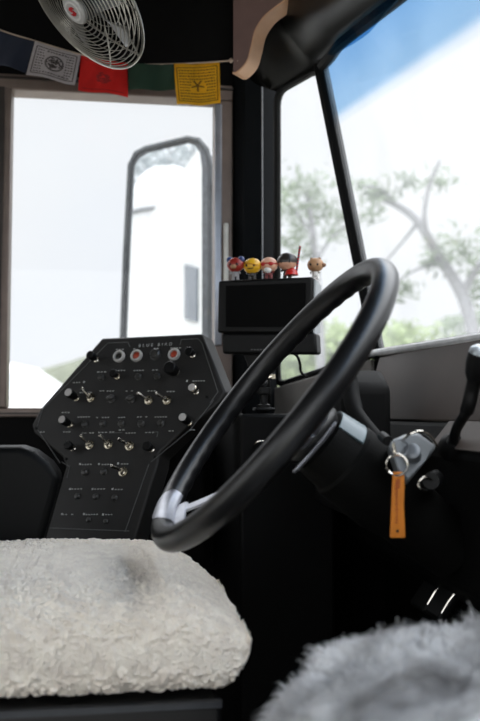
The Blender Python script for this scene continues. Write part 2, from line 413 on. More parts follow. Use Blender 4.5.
# displace along normals
tmp = bpy.data.meshes.new('tmp'); tmp.from_pydata(cv, [], cf); tmp.update()
nrm = [v.normal.copy() for v in tmp.vertices]; bpy.data.meshes.remove(tmp)
cy_c = V((-.1, SY, .495))
out = []
for p, n in zip(cv, nrm):
    if n.dot(p-cy_c) < 0: n = -n
    out.append(p+n*curl(p))
mb = MB(); mb.v = out; mb.f = cf
obj('cushion', mb, fleece, seat, smooth=80)
bk = MB()
def backf(u, w):
    a = 2*math.pi*u; c, s_ = math.cos(a), math.sin(a); sg = lambda q, e: abs(q)**e*(1 if q >= 0 else -1)
    hw = .23*(1-.25*w**3) if w < .97 else .15; 
    if w < .02 or w > .98: hw *= .8
    z = .56+.62*w; x = -.43-.14*w
    return V((x+sg(s_, .5)*.05*(1 if .02 < w < .98 else .5), SY+sg(c, .4)*hw, z))
bk.grid(backf, 40, 30, True); bk.f.append(tuple(range(39, -1, -1))); bk.f.append(tuple(29*40+k for k in range(40)))
obj('backrest', bk, fleece, seat, smooth=80)
fr = MB(); fr.bx((-.47, SY-.235, ZB-.034), (onY(222, 700, SY-.235).x, SY+.22, ZB-.004))
obj('seat_pan', fr, mat('black_seat_pan', (10, 10, 11), .4), seat, bevel=.006)
fr = MB(); fr.bx((-.47, SY-.238, ZB-.008), (onY(222, 700, SY-.235).x, SY-.228, ZB-.001)); obj('edge_strip', fr, mat('dull_steel', (70, 72, 76), .35, metal=.7), seat)
fr = MB(); fr.bx((-.40, SY-.18, .05), (.02, SY+.18, ZB-.034)); obj('pedestal', fr, black_wall, seat, bevel=.02)
fr = MB(); fr.bx((-.44, SY-.21, 0), (.06, SY+.21, .05)); obj('base_plate', fr, black_wall, seat, bevel=.01)

# ------------------------------------------------------------------ fur throw on the engine cover
ec = MB().bx((.150, .20, 0), (.38, .72, .40)); ecx = obj('engine_cover', ec, black_soft, None, bevel=.04, segs=4)
tag(ecx, 'black engine cover box under the grey fur throw at lower right', 'engine cover')
def furbase(x, y):
    # height field of the mound
    ex = (x-.123)/.15; ex = max(0, min(1, ex)); ey = max(0, min(1, (.80-y)/.10)); ez = max(0, min(1, (y-.10)/.1))
    k = (1-(1-ex)**2.6)**.5 * (1-(1-ey)**2.5)**.5 * (1-(1-ez)**2.5)**.5
    return .40 + .153*k + .008*math.sin(x*23+1)*math.sin(y*17+.5)*k + .010*(x-.1)
fx0, fx1, fy0, fy1 = .123, .388, .10, .80
fb = MB().grid(lambda u, w: (lambda x, y: V((x, y, furbase(x, y))))(fx0+(fx1-fx0)*u, fy0+(fy1-fy0)*w), 80, 80)
fur_root = thing('fur_throw', 'shaggy grey fur throw in the lower right foreground', 'throw', (.24, .46, .40))
furm = mat('grey_fur', (222, 222, 224), .75, var=.45, nscale=22, sheen=.3, spec=.2)
obj('hide', fb, furm, fur_root, smooth=80)
NS = 46000; SEG = 5
def furnorm(x, y):
    e = .004; return V((-(furbase(x+e, y)-furbase(x-e, y))/(2*e), -(furbase(x, y+e)-furbase(x, y-e))/(2*e), 1)).normalized()
fv = []; ff = []
for i in range(NS):
    if i % 3 == 0: x, y = fx0+.002+abs(random.gauss(0, .06)), random.uniform(.3, fy1)
    else: x, y = fx0+random.random()*(fx1-fx0), fy0+.12+random.random()*(fy1-fy0-.12)
    n = furnorm(x, y); b = V((x, y, furbase(x, y)-.002))
    q = V((x, y, 0)); cl = noise.noise_vector(q*24); c2 = noise.noise_vector(q*9+V((5, 1, 2)))
    comb = V((-.55+.6*c2.x, -.45+.6*c2.y, -.1)) + cl*1.0 + V((random.uniform(-.25, .25), random.uniform(-.25, .25), random.uniform(-.2, .2)))
    L = random.uniform(.018, .036)*(.75+.8*abs(noise.noise(q*16))); wdt = random.uniform(.0005, .0011)
    side = n.cross(comb).normalized() if n.cross(comb).length > 1e-4 else V((1, 0, 0))
    p = b.copy(); o = len(fv)
    for k in range(SEG+1):
        t = k/SEG; ww = wdt*(1-t*.85); fv.append(p-side*ww); fv.append(p+side*ww)
        d = (n*(1-.9*t)+comb*(.35+1.1*t)+V((0, 0, -.35*t))).normalized(); p = p+d*(L/SEG)
    for k in range(SEG): ff.append((o+2*k, o+2*k+1, o+2*k+3, o+2*k+2))
me = bpy.data.meshes.new('fur'); off = V(fur_root.location)
arr = np.array([v[:] for v in fv], dtype=np.float32)-np.array(off[:], dtype=np.float32)
me.from_pydata(arr.tolist(), [], ff); me.polygons.foreach_set('use_smooth', [True]*len(ff)); me.materials.append(furm)
fo = bpy.data.objects.new('fur', me); COL.objects.link(fo); fo.parent = fur_root; fo['kind'] = 'stuff'

# ------------------------------------------------------------------ switch panel
PCT = P(130, 440, 1.60); PN = (-R*.35+UP*.38-FW*.86).normalized()
def pp(px, py, h=0): return onpl(px, py, PCT+PN*h, PN)
PU = (pp(140, 440)-pp(130, 440)); PU = (PU-PN*PU.dot(PN)).normalized(); PV = PN.cross(PU).normalized()
if PV.z < 0: PV = -PV
sp = thing('switch_panel', 'black octagonal switch panel full of knobs and toggles below the side window', 'switch panel', V((PCT.x, PCT.y, .5)))
outl = [(102, 338), (202, 333.5), (225, 392), (220, 401), (193, 424), (187, 426), (159, 453), (158, 462), (132, 549), (42, 549), (66, 466), (62, 456), (34, 432), (32, 425), (40, 409)]
hs = MB().prism([pp(x, y) for x, y in outl], -PN*.045, 1.03); obj('housing', hs, black_panel, sp, bevel=.004, segs=3)
br = MB().bx((-.02, PCT.y+.13, .45), (.17, WY-.004, .72)); obj('bracket', br, black_wall, sp)
def strokes(segs, w, h=.0006, hh=.0006):
    b = MB()
    for (x0, y0, x1, y1) in segs:
        a, c = pp(x0, y0, h), pp(x1, y1, h); d = (c-a).normalized(); s_ = PN.cross(d)*w
        b.prism([a-s_, c-s_, c+s_, a+s_], PN*hh)
    return b
bl = [(108, 343, 128, 342.2), (128, 342.2, 130, 347), (180, 345, 181.5, 339.5), (181.5, 339.5, 198, 338.8), (198, 338.8, 202, 343), (202, 343, 218, 392), (218, 392, 210, 403), (108, 343, 104, 347),
      (104, 347, 42, 410), (37, 428, 42, 411), (60, 463, 38, 430), (151, 462, 190, 430), (149, 464, 125, 532), (50, 528, 129, 531), (70, 466, 67, 478), (62, 462, 70, 467), (190, 430, 214, 400)]
for q in [[k] for k in bl]: obj('border_line', strokes(q, .0006), mat('grey_print', (92, 92, 92), .6), sp)
# printed captions: rows of small strokes above each control
def cap(cx, cy, w, tilt=-.02):
    caps = []
    n = max(2, int(w/2.6)); 
    for k in range(n):
        x = cx-w/2+w*(k+.1)/n; y = cy+tilt*(x-cx)
        if random.random() < .12: continue
        caps.append((x, y, x+w/n*.62, y+tilt))
    if caps: obj('caption_print', strokes(caps, .0009), mat('dim_white_print', (165, 165, 162), .6), sp)
for cx, cy, w in [(120, 349.5, 9), (138, 349, 10), (155, 348.5, 9), (176, 348, 11), (102, 372, 10), (119, 370.5, 14), (139, 370.5, 11), (157, 370, 10), (176, 371, 8),
                  (77, 382.5, 8), (86, 392.5, 13), (101, 391, 8), (112, 391, 11), (131, 391, 11), (152, 391, 9), (171, 391.5, 9), (199, 381, 13),
                  (66, 412.5, 9), (84, 417, 13), (103, 417.5, 14), (122, 417.5, 13), (141, 417, 14), (161, 417, 13), (191, 430, 9), (170, 431, 9), (44, 432, 8),
                  (88, 433, 13), (103, 432.5, 10), (112, 432, 6), (122, 430, 7), (131, 433, 11), (150, 432.5, 10), (67, 432, 8),
                  (87, 464.5, 11), (107, 464.5, 11), (125, 464, 8), (77, 489, 12), (100, 489, 12), (119, 489.5, 9), (68, 514.5, 12), (92, 514.5, 13), (109, 514.5, 8)]:
    cap(cx, cy, w)

for x, y in [(84, 382), (80, 464), (99, 464), (118, 463.5), (70, 489), (92.5, 489), (112.5, 489), (62, 514), (84, 514), (103, 514.5), (187, 381)]:
    obj('caption_square', MB().box(pp(x, y, .0008), (.0034, .0034, .0006), (PU, PV, PN)), white_ink, sp, smooth=0)
br2 = [(81, 437, 82, 433), (82, 433, 87, 433), (109, 433, 122, 432.5), (158, 432, 155, 432), (158, 432, 157, 437)]
for q in (br2[:2], br2[2:3], br2[3:]): obj('group_bracket', strokes(q, .0006), mat('grey_print', (92, 92, 92), .6), sp)
# BLUE BIRD lettering
def text3d(txt, name, size, M4, m, parent, ext=.0004, spacing=1.0):
    cu = bpy.data.curves.new(name, 'FONT'); cu.body = txt; cu.size = size; cu.extrude = ext; cu.align_x = 'CENTER'; cu.space_character = spacing
    to = bpy.data.objects.new(name, cu); COL.objects.link(to); dg = bpy.context.evaluated_depsgraph_get(); dg.update()
    me = bpy.data.meshes.new_from_object(to.evaluated_get(dg)); bpy.data.objects.remove(to); bpy.data.curves.remove(cu)
    me.transform(M4); me.transform(Matrix.Translation(-wloc(parent))); me.materials.clear(); me.materials.append(m)
    o = bpy.data.objects.new(name, me); COL.objects.link(o); o.parent = parent; return o
def frame(p, x, y, z): 
    M4 = Matrix((x, y, z)).transposed().to_4x4(); M4.translation = p; return M4
tu = (pp(179, 344.6)-pp(133, 347)).normalized(); tv = PN.cross(tu)
text3d('BLUE BIRD', 'lettering', .0088, frame(pp(155, 346.2, .0008), tu, tv, PN), mat('soft_white_print', (165, 165, 163), .6), sp, spacing=1.9)
KN = (PN - PU*.12 + PV*.05).normalized()
def pull_knob(px, py, rk=.0085, L=.024, tip=None, collar=worn_metal, body=black_plastic, rot=None):
    b = pp(px, py); k = MB().lathe([(.0062, 0), (.0062, .004), (.0045, .005), (.0045, .010)], b, PN, 16); c = obj('knob_collar', k, collar, sp)
    h0 = .009
    k = MB().lathe([(rk*.62, h0), (rk*.85, h0+.003), (rk*.92, h0+L*.35), (rk, h0+L*.75), (rk, h0+L*.92), (rk*.85, h0+L)], b, PN, 20)
    o = obj('pull_knob', k, body, c)
    if tip:
        k = MB().lathe([(rk*.82, h0+L-.0005), (rk*.8, h0+L+.001), (rk*.4, h0+L+.0018)], b, PN, 20); obj('tip', k, tip, c)
lamp_ring = mat('satin_nickel_ring', (205, 202, 198), .4, metal=.35)
def lamp(px, py, lens, r=.0125):
    b = pp(px, py); k = MB().lathe([(r, 0), (r, .004), (r*.9, .006), (r*.66, .006), (r*.64, .002)], b, PN, 28, cap=False); o = obj('indicator_lamp', k, lamp_ring, sp)
    k = MB().lathe([(r*.64, .001), (r*.62, .002), (r*.45, .0042), (r*.1, .005)], b, PN, 24); obj('lens', k, lens, o)
button_m = mat('dark_grey_button', (50, 49, 47), .3)
def button(px, py, r=.0062, h=.006, m=button_m, dome=True):
    b = pp(px, py); k = MB().lathe([(r*1.15, 0), (r*1.15, .0015), (r, .002), (r, h*.7), (r*.75, h), (r*.1, h*1.1)], b, PN, 20); obj('button', k, m, sp)
def rocker(px, py):
    b = pp(px, py); k = MB().lathe([(.0085, 0), (.0085, .003), (.007, .004)], b, PN, 20)
    ax = (PU*.96+PV*.28).normalized(); k.ball(b+PN*.006, (.0095, .006, .006), 14, (ax, PN.cross(ax), PN)); obj('rotary_knob', k, button_m, sp)
def toggle(px, py, dx=-.75, dy=.35):
    b = pp(px, py); k = MB().lathe([(.0090, 0), (.0090, .0025), (.0074, .0027), (.0074, .006), (.0048, .007), (.0042, .011)], b, PN, 12); o = obj('toggle_switch', k, worn_metal, sp)
    d = (PN*.75+PU*dx+PV*dy).normalized(); s0 = b+PN*.009
    k = MB().tube([s0, s0+d*.010, s0+d*.017, s0+d*.021, s0+d*.0225], [.0022, .0026, .0036, .0036, .0016], n=10); obj('lever', k, chrome, o)
silver_tip = mat('pale_knob_tip', (176, 172, 168), .4)
pull_knob(97, 360, tip=None, L=.021, collar=chrome); lamp(119.5, 356.7, dark_lens); lamp(137, 356, red_lens)
button(155.7, 354.6, .0105, .008); lamp(174.5, 354.8, red_lens); pull_knob(193.5, 355.5, .0085, .016, collar=chrome)
button(101.6, 377.7); pull_knob(118, 377, .0080, .015, collar=worn_metal); button(138.7, 376.8); button(157.5, 376.4); pull_knob(176.5, 373.5, .0125, .026, collar=chrome)
pull_knob(77.5, 398.5, .0092, .026, silver_tip); toggle(91, 398, -.5, .6); rocker(111.7, 399); rocker(131.4, 399.5); toggle(149, 400.5); toggle(167.5, 400.5)
pull_knob(197, 392, .0085, .016, silver_tip, chrome, worn_metal)
pull_knob(71, 425, .0088, .025, silver_tip)
for x, y in [(85, 424.5), (103, 423.8), (121.7, 424), (141.4, 424), (161, 423.5)]: button(x, y)
pull_knob(190, 423, .0090, .025, silver_tip, worn_metal, black_plastic)
pull_knob(74, 448.5, .0085, .017, None, chrome)
toggle(90, 445, -.4, .5); toggle(109, 444.5, -.4, .5); toggle(130, 446); pull_knob(152.5, 449.5, .0090, .017, None, chrome)
button(85, 472.6); button(104, 472); toggle(123.5, 472, -.8, .3)
for x, y in [(77.7, 496.4), (96, 497), (115, 498)]: button(x, y, .0052, .005)
for x, y in [(88.7, 520), (106, 521.6)]: button(x, y, .0042, .004)
for x, y in [(66, 459), (155, 457), (207, 397), (36, 428)]:
    obj('screw', MB().lathe([(.0032, 0), (.003, .0014), (.0015, .002)], pp(x, y), PN, 12), black_plastic, sp)

# ------------------------------------------------------------------ side console left of the panel
sc = [(-60, 447), (20, 446.5), (34, 451), (50, 463), (60, 477), (53, 505), (40, 549), (38, 640), (-60, 640)]
mbx = MB().prism([onY(x, y, 1.41) for x, y in sc], (0, .09, 0)); a_ = obj('side_console', mbx, mat('black_moulded_console', (8, 9, 9), .5, spec=.15), None, bevel=.012, segs=4)
tag(a_, 'black moulded console with a rounded corner beside the seat at far left', 'console')
a_.location.z += 0
ft = MB().bx((onY(-55, 600, 1.45).x, 1.43, 0), (onY(30, 600, 1.45).x, 1.49, onY(0, 639, 1.41).z+.002)); obj('foot', ft, black_wall, a_)

# ------------------------------------------------------------------ steering wheel
th, ph = .6668, -.0784
WNv = V((-math.cos(th)*math.cos(ph), math.cos(th)*math.sin(ph), math.sin(th)))
WC = P(269.9, 400.1, 1.05); WR = .2074; RT = .0152
e1 = Z.cross(WNv).normalized(); e2 = WNv.cross(e1)
if e2.z < 0: e2 = -e2
def wp(a, r, h=0): return WC + e1*(r*math.cos(a)) + e2*(r*math.sin(a)) + WNv*h    # a=90deg is 12 o'clock
if e1.y > 0: pass
HUB = WC - WNv*.071
sw = thing('steering_wheel', 'large black two-spoke steering wheel with grey metal spokes', 'steering wheel', HUB)
rim = MB(); NA, NT = 240, 20
vs = []; fs = []
for i in range(NA):
    a = 2*math.pi*i/NA
    for j in range(NT):
        b = 2*math.pi*j/NT; rr = RT
        under = max(0, -math.sin(b))*max(0, .4-math.cos(b))     # finger grips at the back inside
        rr += .0009*under*math.sin(a*44)
        vs.append(wp(a, WR+rr*math.cos(b), rr*1.05*math.sin(b)))
for i in range(NA):
    for j in range(NT): fs.append((i*NT+j, i*NT+(j+1) % NT, ((i+1) % NA)*NT+(j+1) % NT, ((i+1) % NA)*NT+j))
rim.add(vs, fs); obj('rim', rim, wheel_m, sw, smooth=60)
hb = MB().lathe([(.036, -.010), (.043, 0), (.043, .012), (.038, .020), (.026, .024), (.004, .025)], HUB, WNv, 32); obj('hub', hb, wheel_m, sw)
hb = MB().lathe([(.024, .0245), (.023, .028), (.012, .030), (.002, .0302)], HUB, WNv, 28); obj('horn_button', hb, black_plastic, sw)
def spoke(a0, spread, m=spoke_m, clip=True):
    b = MB()
    for s_ in (-1, 1):
        n = 14; L = []
        for k in range(n+1):
            t = k/n; r = .034+(WR-RT*.3-.034)*t; h = -.059+.055*t**1.4
            ang = a0 + s_*spread*(.7+.3*t)
            w = .010-.002*t; L.append((r, h, ang, w))
        vs = []
        for r, h, ang, w in L:
            c = wp(ang, r, h); tdir = (wp(ang+.01, r, h)-c).normalized()
            for q, hh in ((-w, .0022), (w, .0022), (w, -.0022), (-w, -.0022)): vs.append(c+tdir*q+WNv*hh)
        fs = [(0, 1, 2, 3), (4*n+3, 4*n+2, 4*n+1, 4*n)]
        for k in range(n):
            for j in range(4): fs.append((4*k+j, 4*k+(j+1) % 4, 4*k+4+(j+1) % 4, 4*k+4+j))
        b.add(vs, fs)
    if not clip: return obj('spoke', b, m, sw, bevel=.0012)
    n = 10; vs = []
    for k in range(n+1):
        ang = a0-spread*1.1+.9*spread*k/n
        for r, h in ((WR-RT*.5, -.001), (WR-RT*.5-.020, -.010), (WR-RT*.5-.020, -.014), (WR-RT*.5, -.005)): vs.append(wp(ang, r, h))
    fs = [(0, 1, 2, 3), (4*n+3, 4*n+2, 4*n+1, 4*n)]
    for k in range(n):
        for j in range(4): fs.append((4*k+j, 4*k+(j+1) % 4, 4*k+4+(j+1) % 4, 4*k+4+j))
    b.add(vs, fs)
    # end clip that wraps over the front of the rim
    n = 12; nb = 10; vs = []
    for k in range(n+1):
        ang = a0-spread*1.35+spread*.85*k/n; f_ = 1-abs(2*k/n-1)**3
        for j in range(nb+1):
            bb = math.radians(205-(60+75*f_)*j/nb); rr = RT+.0009
            vs.append(wp(ang, WR+rr*math.cos(bb), rr*1.05*math.sin(bb)))
    fs = [(k*(nb+1)+j, k*(nb+1)+j+1, (k+1)*(nb+1)+j+1, (k+1)*(nb+1)+j) for k in range(n) for j in range(nb)]
    b.add(vs, fs)
    return obj('spoke', b, m, sw, bevel=.0012)
spoke(math.radians(276), .55); spoke(math.radians(352), .16, clip=False)
hr = MB(); n = 16; vs = []
for k in range(n+1):
    a = math.radians(330+32*k/n)
    for r_, h_ in ((.132, -.046), (.116, -.052), (.116, -.055), (.132, -.049)): vs.append(wp(a, r_, h_))
fs = [(0, 1, 2, 3), (4*n+3, 4*n+2, 4*n+1, 4*n)]
for k in range(n):
    for j in range(4): fs.append((4*k+j, 4*k+(j+1) % 4, 4*k+4+(j+1) % 4, 4*k+4+j))
hr.add(vs, fs); obj('spoke_web', hr, spoke_m, sw, bevel=.0012)

# ------------------------------------------------------------------ steering column
AX = -WNv
sc_ = thing('steering_column', 'dark steering column under the wheel with a slate grey painted lit top', 'steering column', V((.30, WC.y, .02)))
end = HUB+AX*.62
def sector(a0, a1, prof, n=20):
    b = MB(); vs = []; m_ = len(prof)
    for k in range(n+1):
        a = a0+(a1-a0)*k/n
        for r_, h_ in prof: vs.append(HUB+AX*h_+(e1*math.cos(a)+e2*math.sin(a))*r_)
    fs = [tuple(range(m_)), tuple(range((n+1)*m_-1, n*m_-1, -1))]
    for k in range(n):
        for j in range(m_): fs.append((m_*k+j, m_*k+(j+1) % m_, m_*k+m_+(j+1) % m_, m_*k+m_+j))
    return b.add(vs, fs)
obj('collar', sector(math.radians(28), math.radians(150), [(.0455, .008), (.0505, .044), (.046, .046), (.041, .010)]), lit_shroud_m, sc_, bevel=.001, label='slate grey sector painted as the lit top of the column')  # slate sector on the black column stands in for light on its top
body = MB().lathe([(.034, .006), (.0445, .010), (.0475, .046), (.0515, .050), (.0515, .12), (.045, .15), (.040, .24)], HUB, AX, 32); obj('tube', body, black_soft, sc_)
lever_b = HUB+AX*.05+e2*.05
lk = MB()
st = smooth_curve([HUB+AX*.085+e2*.045, P(356, 412, 1.16), P(350, 385, 1.20), P(346, 368, 1.21)], 6)
lk.tube(st, [.010]*7+[.012]*(len(st)-7), n=12); obj('indicator_stalk', lk, mat('matte_black_hood', (7, 7, 7), .7, spec=.15), sc_)
# ignition housing on the near side of the column
IG = P(402, 462, 0.990)
ign = MB(); ia = (P(425, 440, 1.020)-P(402, 474, 0.960)).normalized()
pl = [P(x, y, d) for x, y, d in [(389, 441, 0.990), (404, 434, 1.010), (418, 432, 1.020), (437, 446, 1.020), (424, 462, 1.010), (408, 482, 0.990), (398, 470, 0.980)]]
ign.prism(pl, (FW*.9+R*.1-Z*.25)*.075); obj('ignition_housing', ign, grey_plastic, sc_, bevel=.004, label='grey ignition housing')
igc = P(412, 452, 0.990); ln = (-FW*.8+UP*.5-R*.25).normalized()
k = MB().lathe([(.0100, -.012), (.0100, .003), (.008, .0045), (.003, .005)], igc, ln, 24); obj('lock_cylinder', k, mat('dull_zinc', (112, 116, 120), .4, metal=.4), sc_)
k = MB().tube(smooth_curve([P(403, 440, 1.002), P(410, 434, 0.995), P(420, 431.5, 0.995), P(430, 436, 1.002), P(437, 446, 1.010)], 6), .0018, n=8); obj('housing_rim', k, chrome, sc_)
k = MB().tube(smooth_curve([P(432, 480, 0.990), P(424, 477.5, 0.980), P(418.5, 483, 0.980), P(421, 489, 0.980), P(427, 491, 0.990)], 6), .0016, n=8); obj('hook', k, chrome, sc_)
k = MB().tube([P(431, 481, 0.990), P(436, 478, 1.060)], .010, n=12); obj('hook_post', k, black_plastic, sc_)
k = MB().tube([P(388, 441, 0.990), P(382, 436, 1.020)], .006, n=10); obj('key_stub', k, black_plastic, sc_)

# keys
kr = thing('key_ring', 'orange key tag hanging on two steel rings from the ignition', 'key ring', P(398, 540, 0.960))
kd = .965
def ringpts(cx, cy, rx, ry, d, tilt=0, dd=.006):
    o = []
    for i in range(40):
        a = 2*math.pi*i/40; o.append(P(cx+rx*math.cos(a)*math.cos(tilt)-ry*math.sin(a)*math.sin(tilt), cy+rx*math.cos(a)*math.sin(tilt)+ry*math.sin(a)*math.cos(tilt), d+dd*math.cos(a)))
    return o
obj('ring', MB().tube(ringpts(399, 448, 9, 8.5, kd+.006), .0010, closed=True, n=6), mat('dull_zinc', (112, 116, 120), .4, metal=.4), kr)
obj('ring', MB().tube(ringpts(397, 465, 10.5, 10.5, kd, 0, -.004), .0014, closed=True, n=6), chrome, kr)
obj('key', MB().prism([P(x, y, kd+.012) for x, y in [(391, 441), (394.5, 441), (397.5, 456), (394, 458)]], FW*.0022), chrome, kr, bevel=.0006)
tg = [(393, 472), (404, 472), (404.8, 485), (404, 505), (405.5, 538), (390, 538), (391.5, 505), (392.3, 485)]
tpl = roundpoly([P(x, y, kd) for x, y in tg], .002)
TN = -FW
orange = mat('orange_plastic', (205, 120, 22), .45)
tgo = obj('key_tag', MB().prism(tpl, FW*.003), orange, kr, bevel=.0006)
tgo['label'] = 'orange tag with dark red stamped writing'
ink = MB()
for k in range(17):
    y = 481+k*2.6; w = random.uniform(1.2, 2.6)
    ink.box(P(396.5+random.uniform(-.4, .4), y, kd-.0003), (.0012*w, .0006, .0014), (R, FW, UP))
    if k < 4: ink.box(P(398.5, 480+k*2.4, kd-.0003), (.0035, .0006, .0016), (R, FW, UP))
obj('stamped_writing', ink, mat('rust_red_ink', (150, 60, 16), .6), tgo)
obj('dark_mark', MB().lathe([(.0018, 0), (.0016, .0006)], P(397.5, 531, kd-.0001), -FW, 12), mat('dark_ink', (40, 24, 10), .6), tgo)

# ------------------------------------------------------------------ gear lever at the right edge
gl = thing('shift_lever', 'black lever with a silver-capped grip rising from the dash at the right edge', 'lever', onX(453, 447, .425))
lb0 = onX(453, 447, .425)
pts = smooth_curve([lb0, lb0.lerp(P(470, 400, 1.01), .4)+V((-.004, 0, 0)), P(467, 410, 1.015), P(472, 390, 1.008), P(476, 372, 1.0)], 6)
obj('shaft', MB().tube(pts, [.0065]*12+[.0085]*(len(pts)-12), n=12), black_plastic, gl)
obj('boot', MB().lathe([(.020, -.004), (.018, .006), (.010, .016)], lb0, (pts[3]-pts[0]).normalized(), 20), black_plastic, gl)
ax = (pts[-1]-pts[-4]).normalized(); b0 = P(475, 380, 1.0)
obj('grip', MB().lathe([(.010, 0), (.0135, .008), (.0150, .022), (.0145, .034)], b0, ax, 20), black_plastic, gl)
obj('cap', MB().lathe([(.0140, .0335), (.0128, .039), (.008, .0425), (.001, .0435)], b0, ax, 20), mat('satin_silver', (170, 178, 184), .3, metal=.6), gl)

# ------------------------------------------------------------------ pedals
def pedal(name, label, x, y, px, py, d, sz):
    t = thing(name, label, 'pedal', V((P(px, py, d).x, P(px, py, d).y, 0)))
    c = P(px, py, d); n = V((-.8, 0, .6)); ax = (V((.6, 0, .8)), V((0, 1, 0)), n)
    obj('pad', MB().box(c, (sz[1], sz[0], .012), ax), rubber, t, bevel=.004)
    obj('arm', MB().tube([c+V((.005, .01, -.005)), c+V((.022, .01, -.02)), V((c.x+.022, c.y+.01, 0))], .006, n=10), rubber, t)
    q = c-V((0, sz[0]*.52, 0))+n*.006
    obj('trim', MB().tube([q-ax[0]*sz[1]*.3, q+ax[0]*sz[1]*.05+n*.001, q+ax[0]*sz[1]*.3], .0016, n=8), chrome, t)
    return t
pedal('brake_pedal', 'dark pedal with a bright slanted edge, left one in the shadow under the dash', .2, 1, 430, 592, 1.24, (.06, .06))
pedal('throttle_pedal', 'dark pedal with a bright slanted edge, right one in the shadow under the dash', .2, 1, 444, 602, 1.14, (.05, .05))

# ------------------------------------------------------------------ monitor
MD = 1.56
MNn = (-FW*.93-R*.30+UP*.02).normalized(); MP = P(265, 310, MD)
def mp(x, y, h=0): return onpl(x, y, MP+MNn*h, MNn)
mon = thing('monitor', 'black monitor with a deep sun hood in front of the window post', 'monitor', V((mp(265, 360).x, mp(265, 360).y, mp(265, 362).z-.06)))
up_ = [mp(x, y) for x, y in [(218, 280.5), (313, 276.5), (312, 334), (217, 333)]]
lo_ = [mp(x, y) for x, y in [(221, 333), (316, 333), (317, 354.5), (222, 354)]]
obj('sun_hood', MB().prism(up_, -MNn*.06, .97), black_plastic, mon, bevel=.005, segs=3)
obj('base_housing', MB().prism(lo_, -MNn*.05, .97), black_plastic, mon, bevel=.005, segs=3)
obj('screen', MB().prism([mp(x, y, .0008) for x, y in [(226, 286), (306, 283), (305, 327), (226, 327)]], MNn*.001), mat('dark_screen', (3, 3, 3), .5, spec=.06), mon)
sd = MB(); a, b = up_[1], up_[2]
back = -MNn*.052
sd.prism([a+back*.08+R*.001+V((0, 0, -.006)), b+back*.08+R*.001, b+back+R*.001+V((0, 0, .004)), a+back+R*.001+V((0, 0, -.012))], R*.003)
obj('lit_side', sd, mat('pale_lit_side', (150, 155, 158), .35), mon, label='hood side painted pale grey for the window reflection')  # pale colour stands in for the window reflected in the hood side
text_m = mat('grey_print', (92, 92, 92), .6)
bz = MB()
for x in (251, 254, 257, 260, 263): bz.prism([mp(x, 349, .0004), mp(x+1.6, 349, .0004), mp(x+1.6, 350.2, .0004), mp(x, 350.2, .0004)], MNn*.0005)
obj('caption_print', bz, text_m, mon)
obj('mount', MB().prism([mp(x, y, -.02) for x, y in [(242, 352), (276, 352), (272, 372), (264, 380), (250, 372)]], -MNn*.02), black_plastic, mon, bevel=.003)
obj('mount_arm', MB().tube([mp(262, 368, -.03), mp(266, 380, -.09), V((cornx-.03, WY-.045, A0.z-.05))], .008, n=10), black_plastic, mon)
cb = obj('cable', MB().tube(smooth_curve([P(290, 352, 1.62), P(297, 356, 1.64), P(300, 364, 1.66), P(301, 372, 1.70), P(307, 377, 1.80)], 6), .0028, n=8), rubber, mon)

# small clamp on the sill
cl = thing('clamp_mount', 'small black clamp with a ball joint on the cowl left of the wheel rim', 'clamp', P(264, 412, 1.52))
obj('foot', MB().bx(P(264, 411, 1.52)-V((.018, .018, 0)), P(264, 411, 1.52)+V((.018, .018, .006))), black_plastic, cl, bevel=.002)
obj('post', MB().lathe([(.012, 0), (.012, .006), (.007, .008), (.007, .024), (.013, .026), (.013, .036), (.006, .038)], P(264, 411, 1.52)+V((0, 0, .005)), Z, 16), black_plastic, cl)
obj('ball', MB().ball(P(263, 383, 1.52), .009, 14), mat('scuffed_black', (40, 40, 40), .3), cl)
obj('arm', MB().tube([P(264, 390, 1.52), P(262, 384, 1.52), P(266, 377, 1.53), P(273, 376, 1.55)], .006, n=10), black_plastic, cl)
obj('wing_screw', MB().box(P(272, 376.5, 1.53), (.012, .004, .008), (R, FW, UP)).tube([P(268, 378, 1.525), P(274, 376, 1.535)], .003, n=8), worn_metal, cl)

# ------------------------------------------------------------------ figurines on the monitor
eye_m = mat('black_gloss_paint', (18, 16, 16), .25)
def figurine(label, px, py, hr, headm, bodym, extra, base=279.5):
    d = MD+.022
    hc = P(px, py, d); foot = onpl(px, base, hc, -FW)
    s_ = hr*d/FP
    t = thing('bobblehead_figurine', label, 'figurine', foot, 'toy figurines on top of the monitor')
    f_ = (MNn*1.0); f_.z = 0; f_.normalize(); r_ = Z.cross(f_).normalized(); r_ = -r_ if r_.dot(R) < 0 else r_
    hz = hc-foot
    k = MB()
    for sx in (-1, 1): k.tube([foot+r_*(sx*s_*.28), foot+r_*(sx*s_*.25)+Z*(hz.z*.35)], [s_*.22, s_*.2], n=10)
    k.tube([foot+Z*hz.z*.25, foot+Z*hz.z*.5, foot+Z*hz.z*.75], [s_*.38, s_*.42, s_*.25], n=12)
    for sx in (-1, 1): k.tube([foot+Z*hz.z*.62+r_*sx*s_*.3, foot+Z*hz.z*.42+r_*sx*s_*.62+f_*s_*.15], [s_*.15, s_*.13], n=8)
    obj('body', k, bodym, t)
    h = MB().ball(hc, (s_*1.05, s_*.92, s_*.9), 20, (r_, f_, Z)); obj('head', h, headm, t)
    e = MB()
    for sx in (-1, 1): e.ball(hc+r_*(sx*s_*.42)+f_*s_*.80-Z*s_*.05, (s_*.15, s_*.08, s_*.17), 10, (r_, f_, Z))
    obj('eyes', e, eye_m, t)
    extra(t, hc, s_, r_, f_)
    return t
redp = mat('red_toy_paint', (176, 34, 30), .35); bluep = mat('blue_toy_paint', (44, 62, 110), .35); yel = mat('yellow_toy_paint', (226, 172, 40), .35)
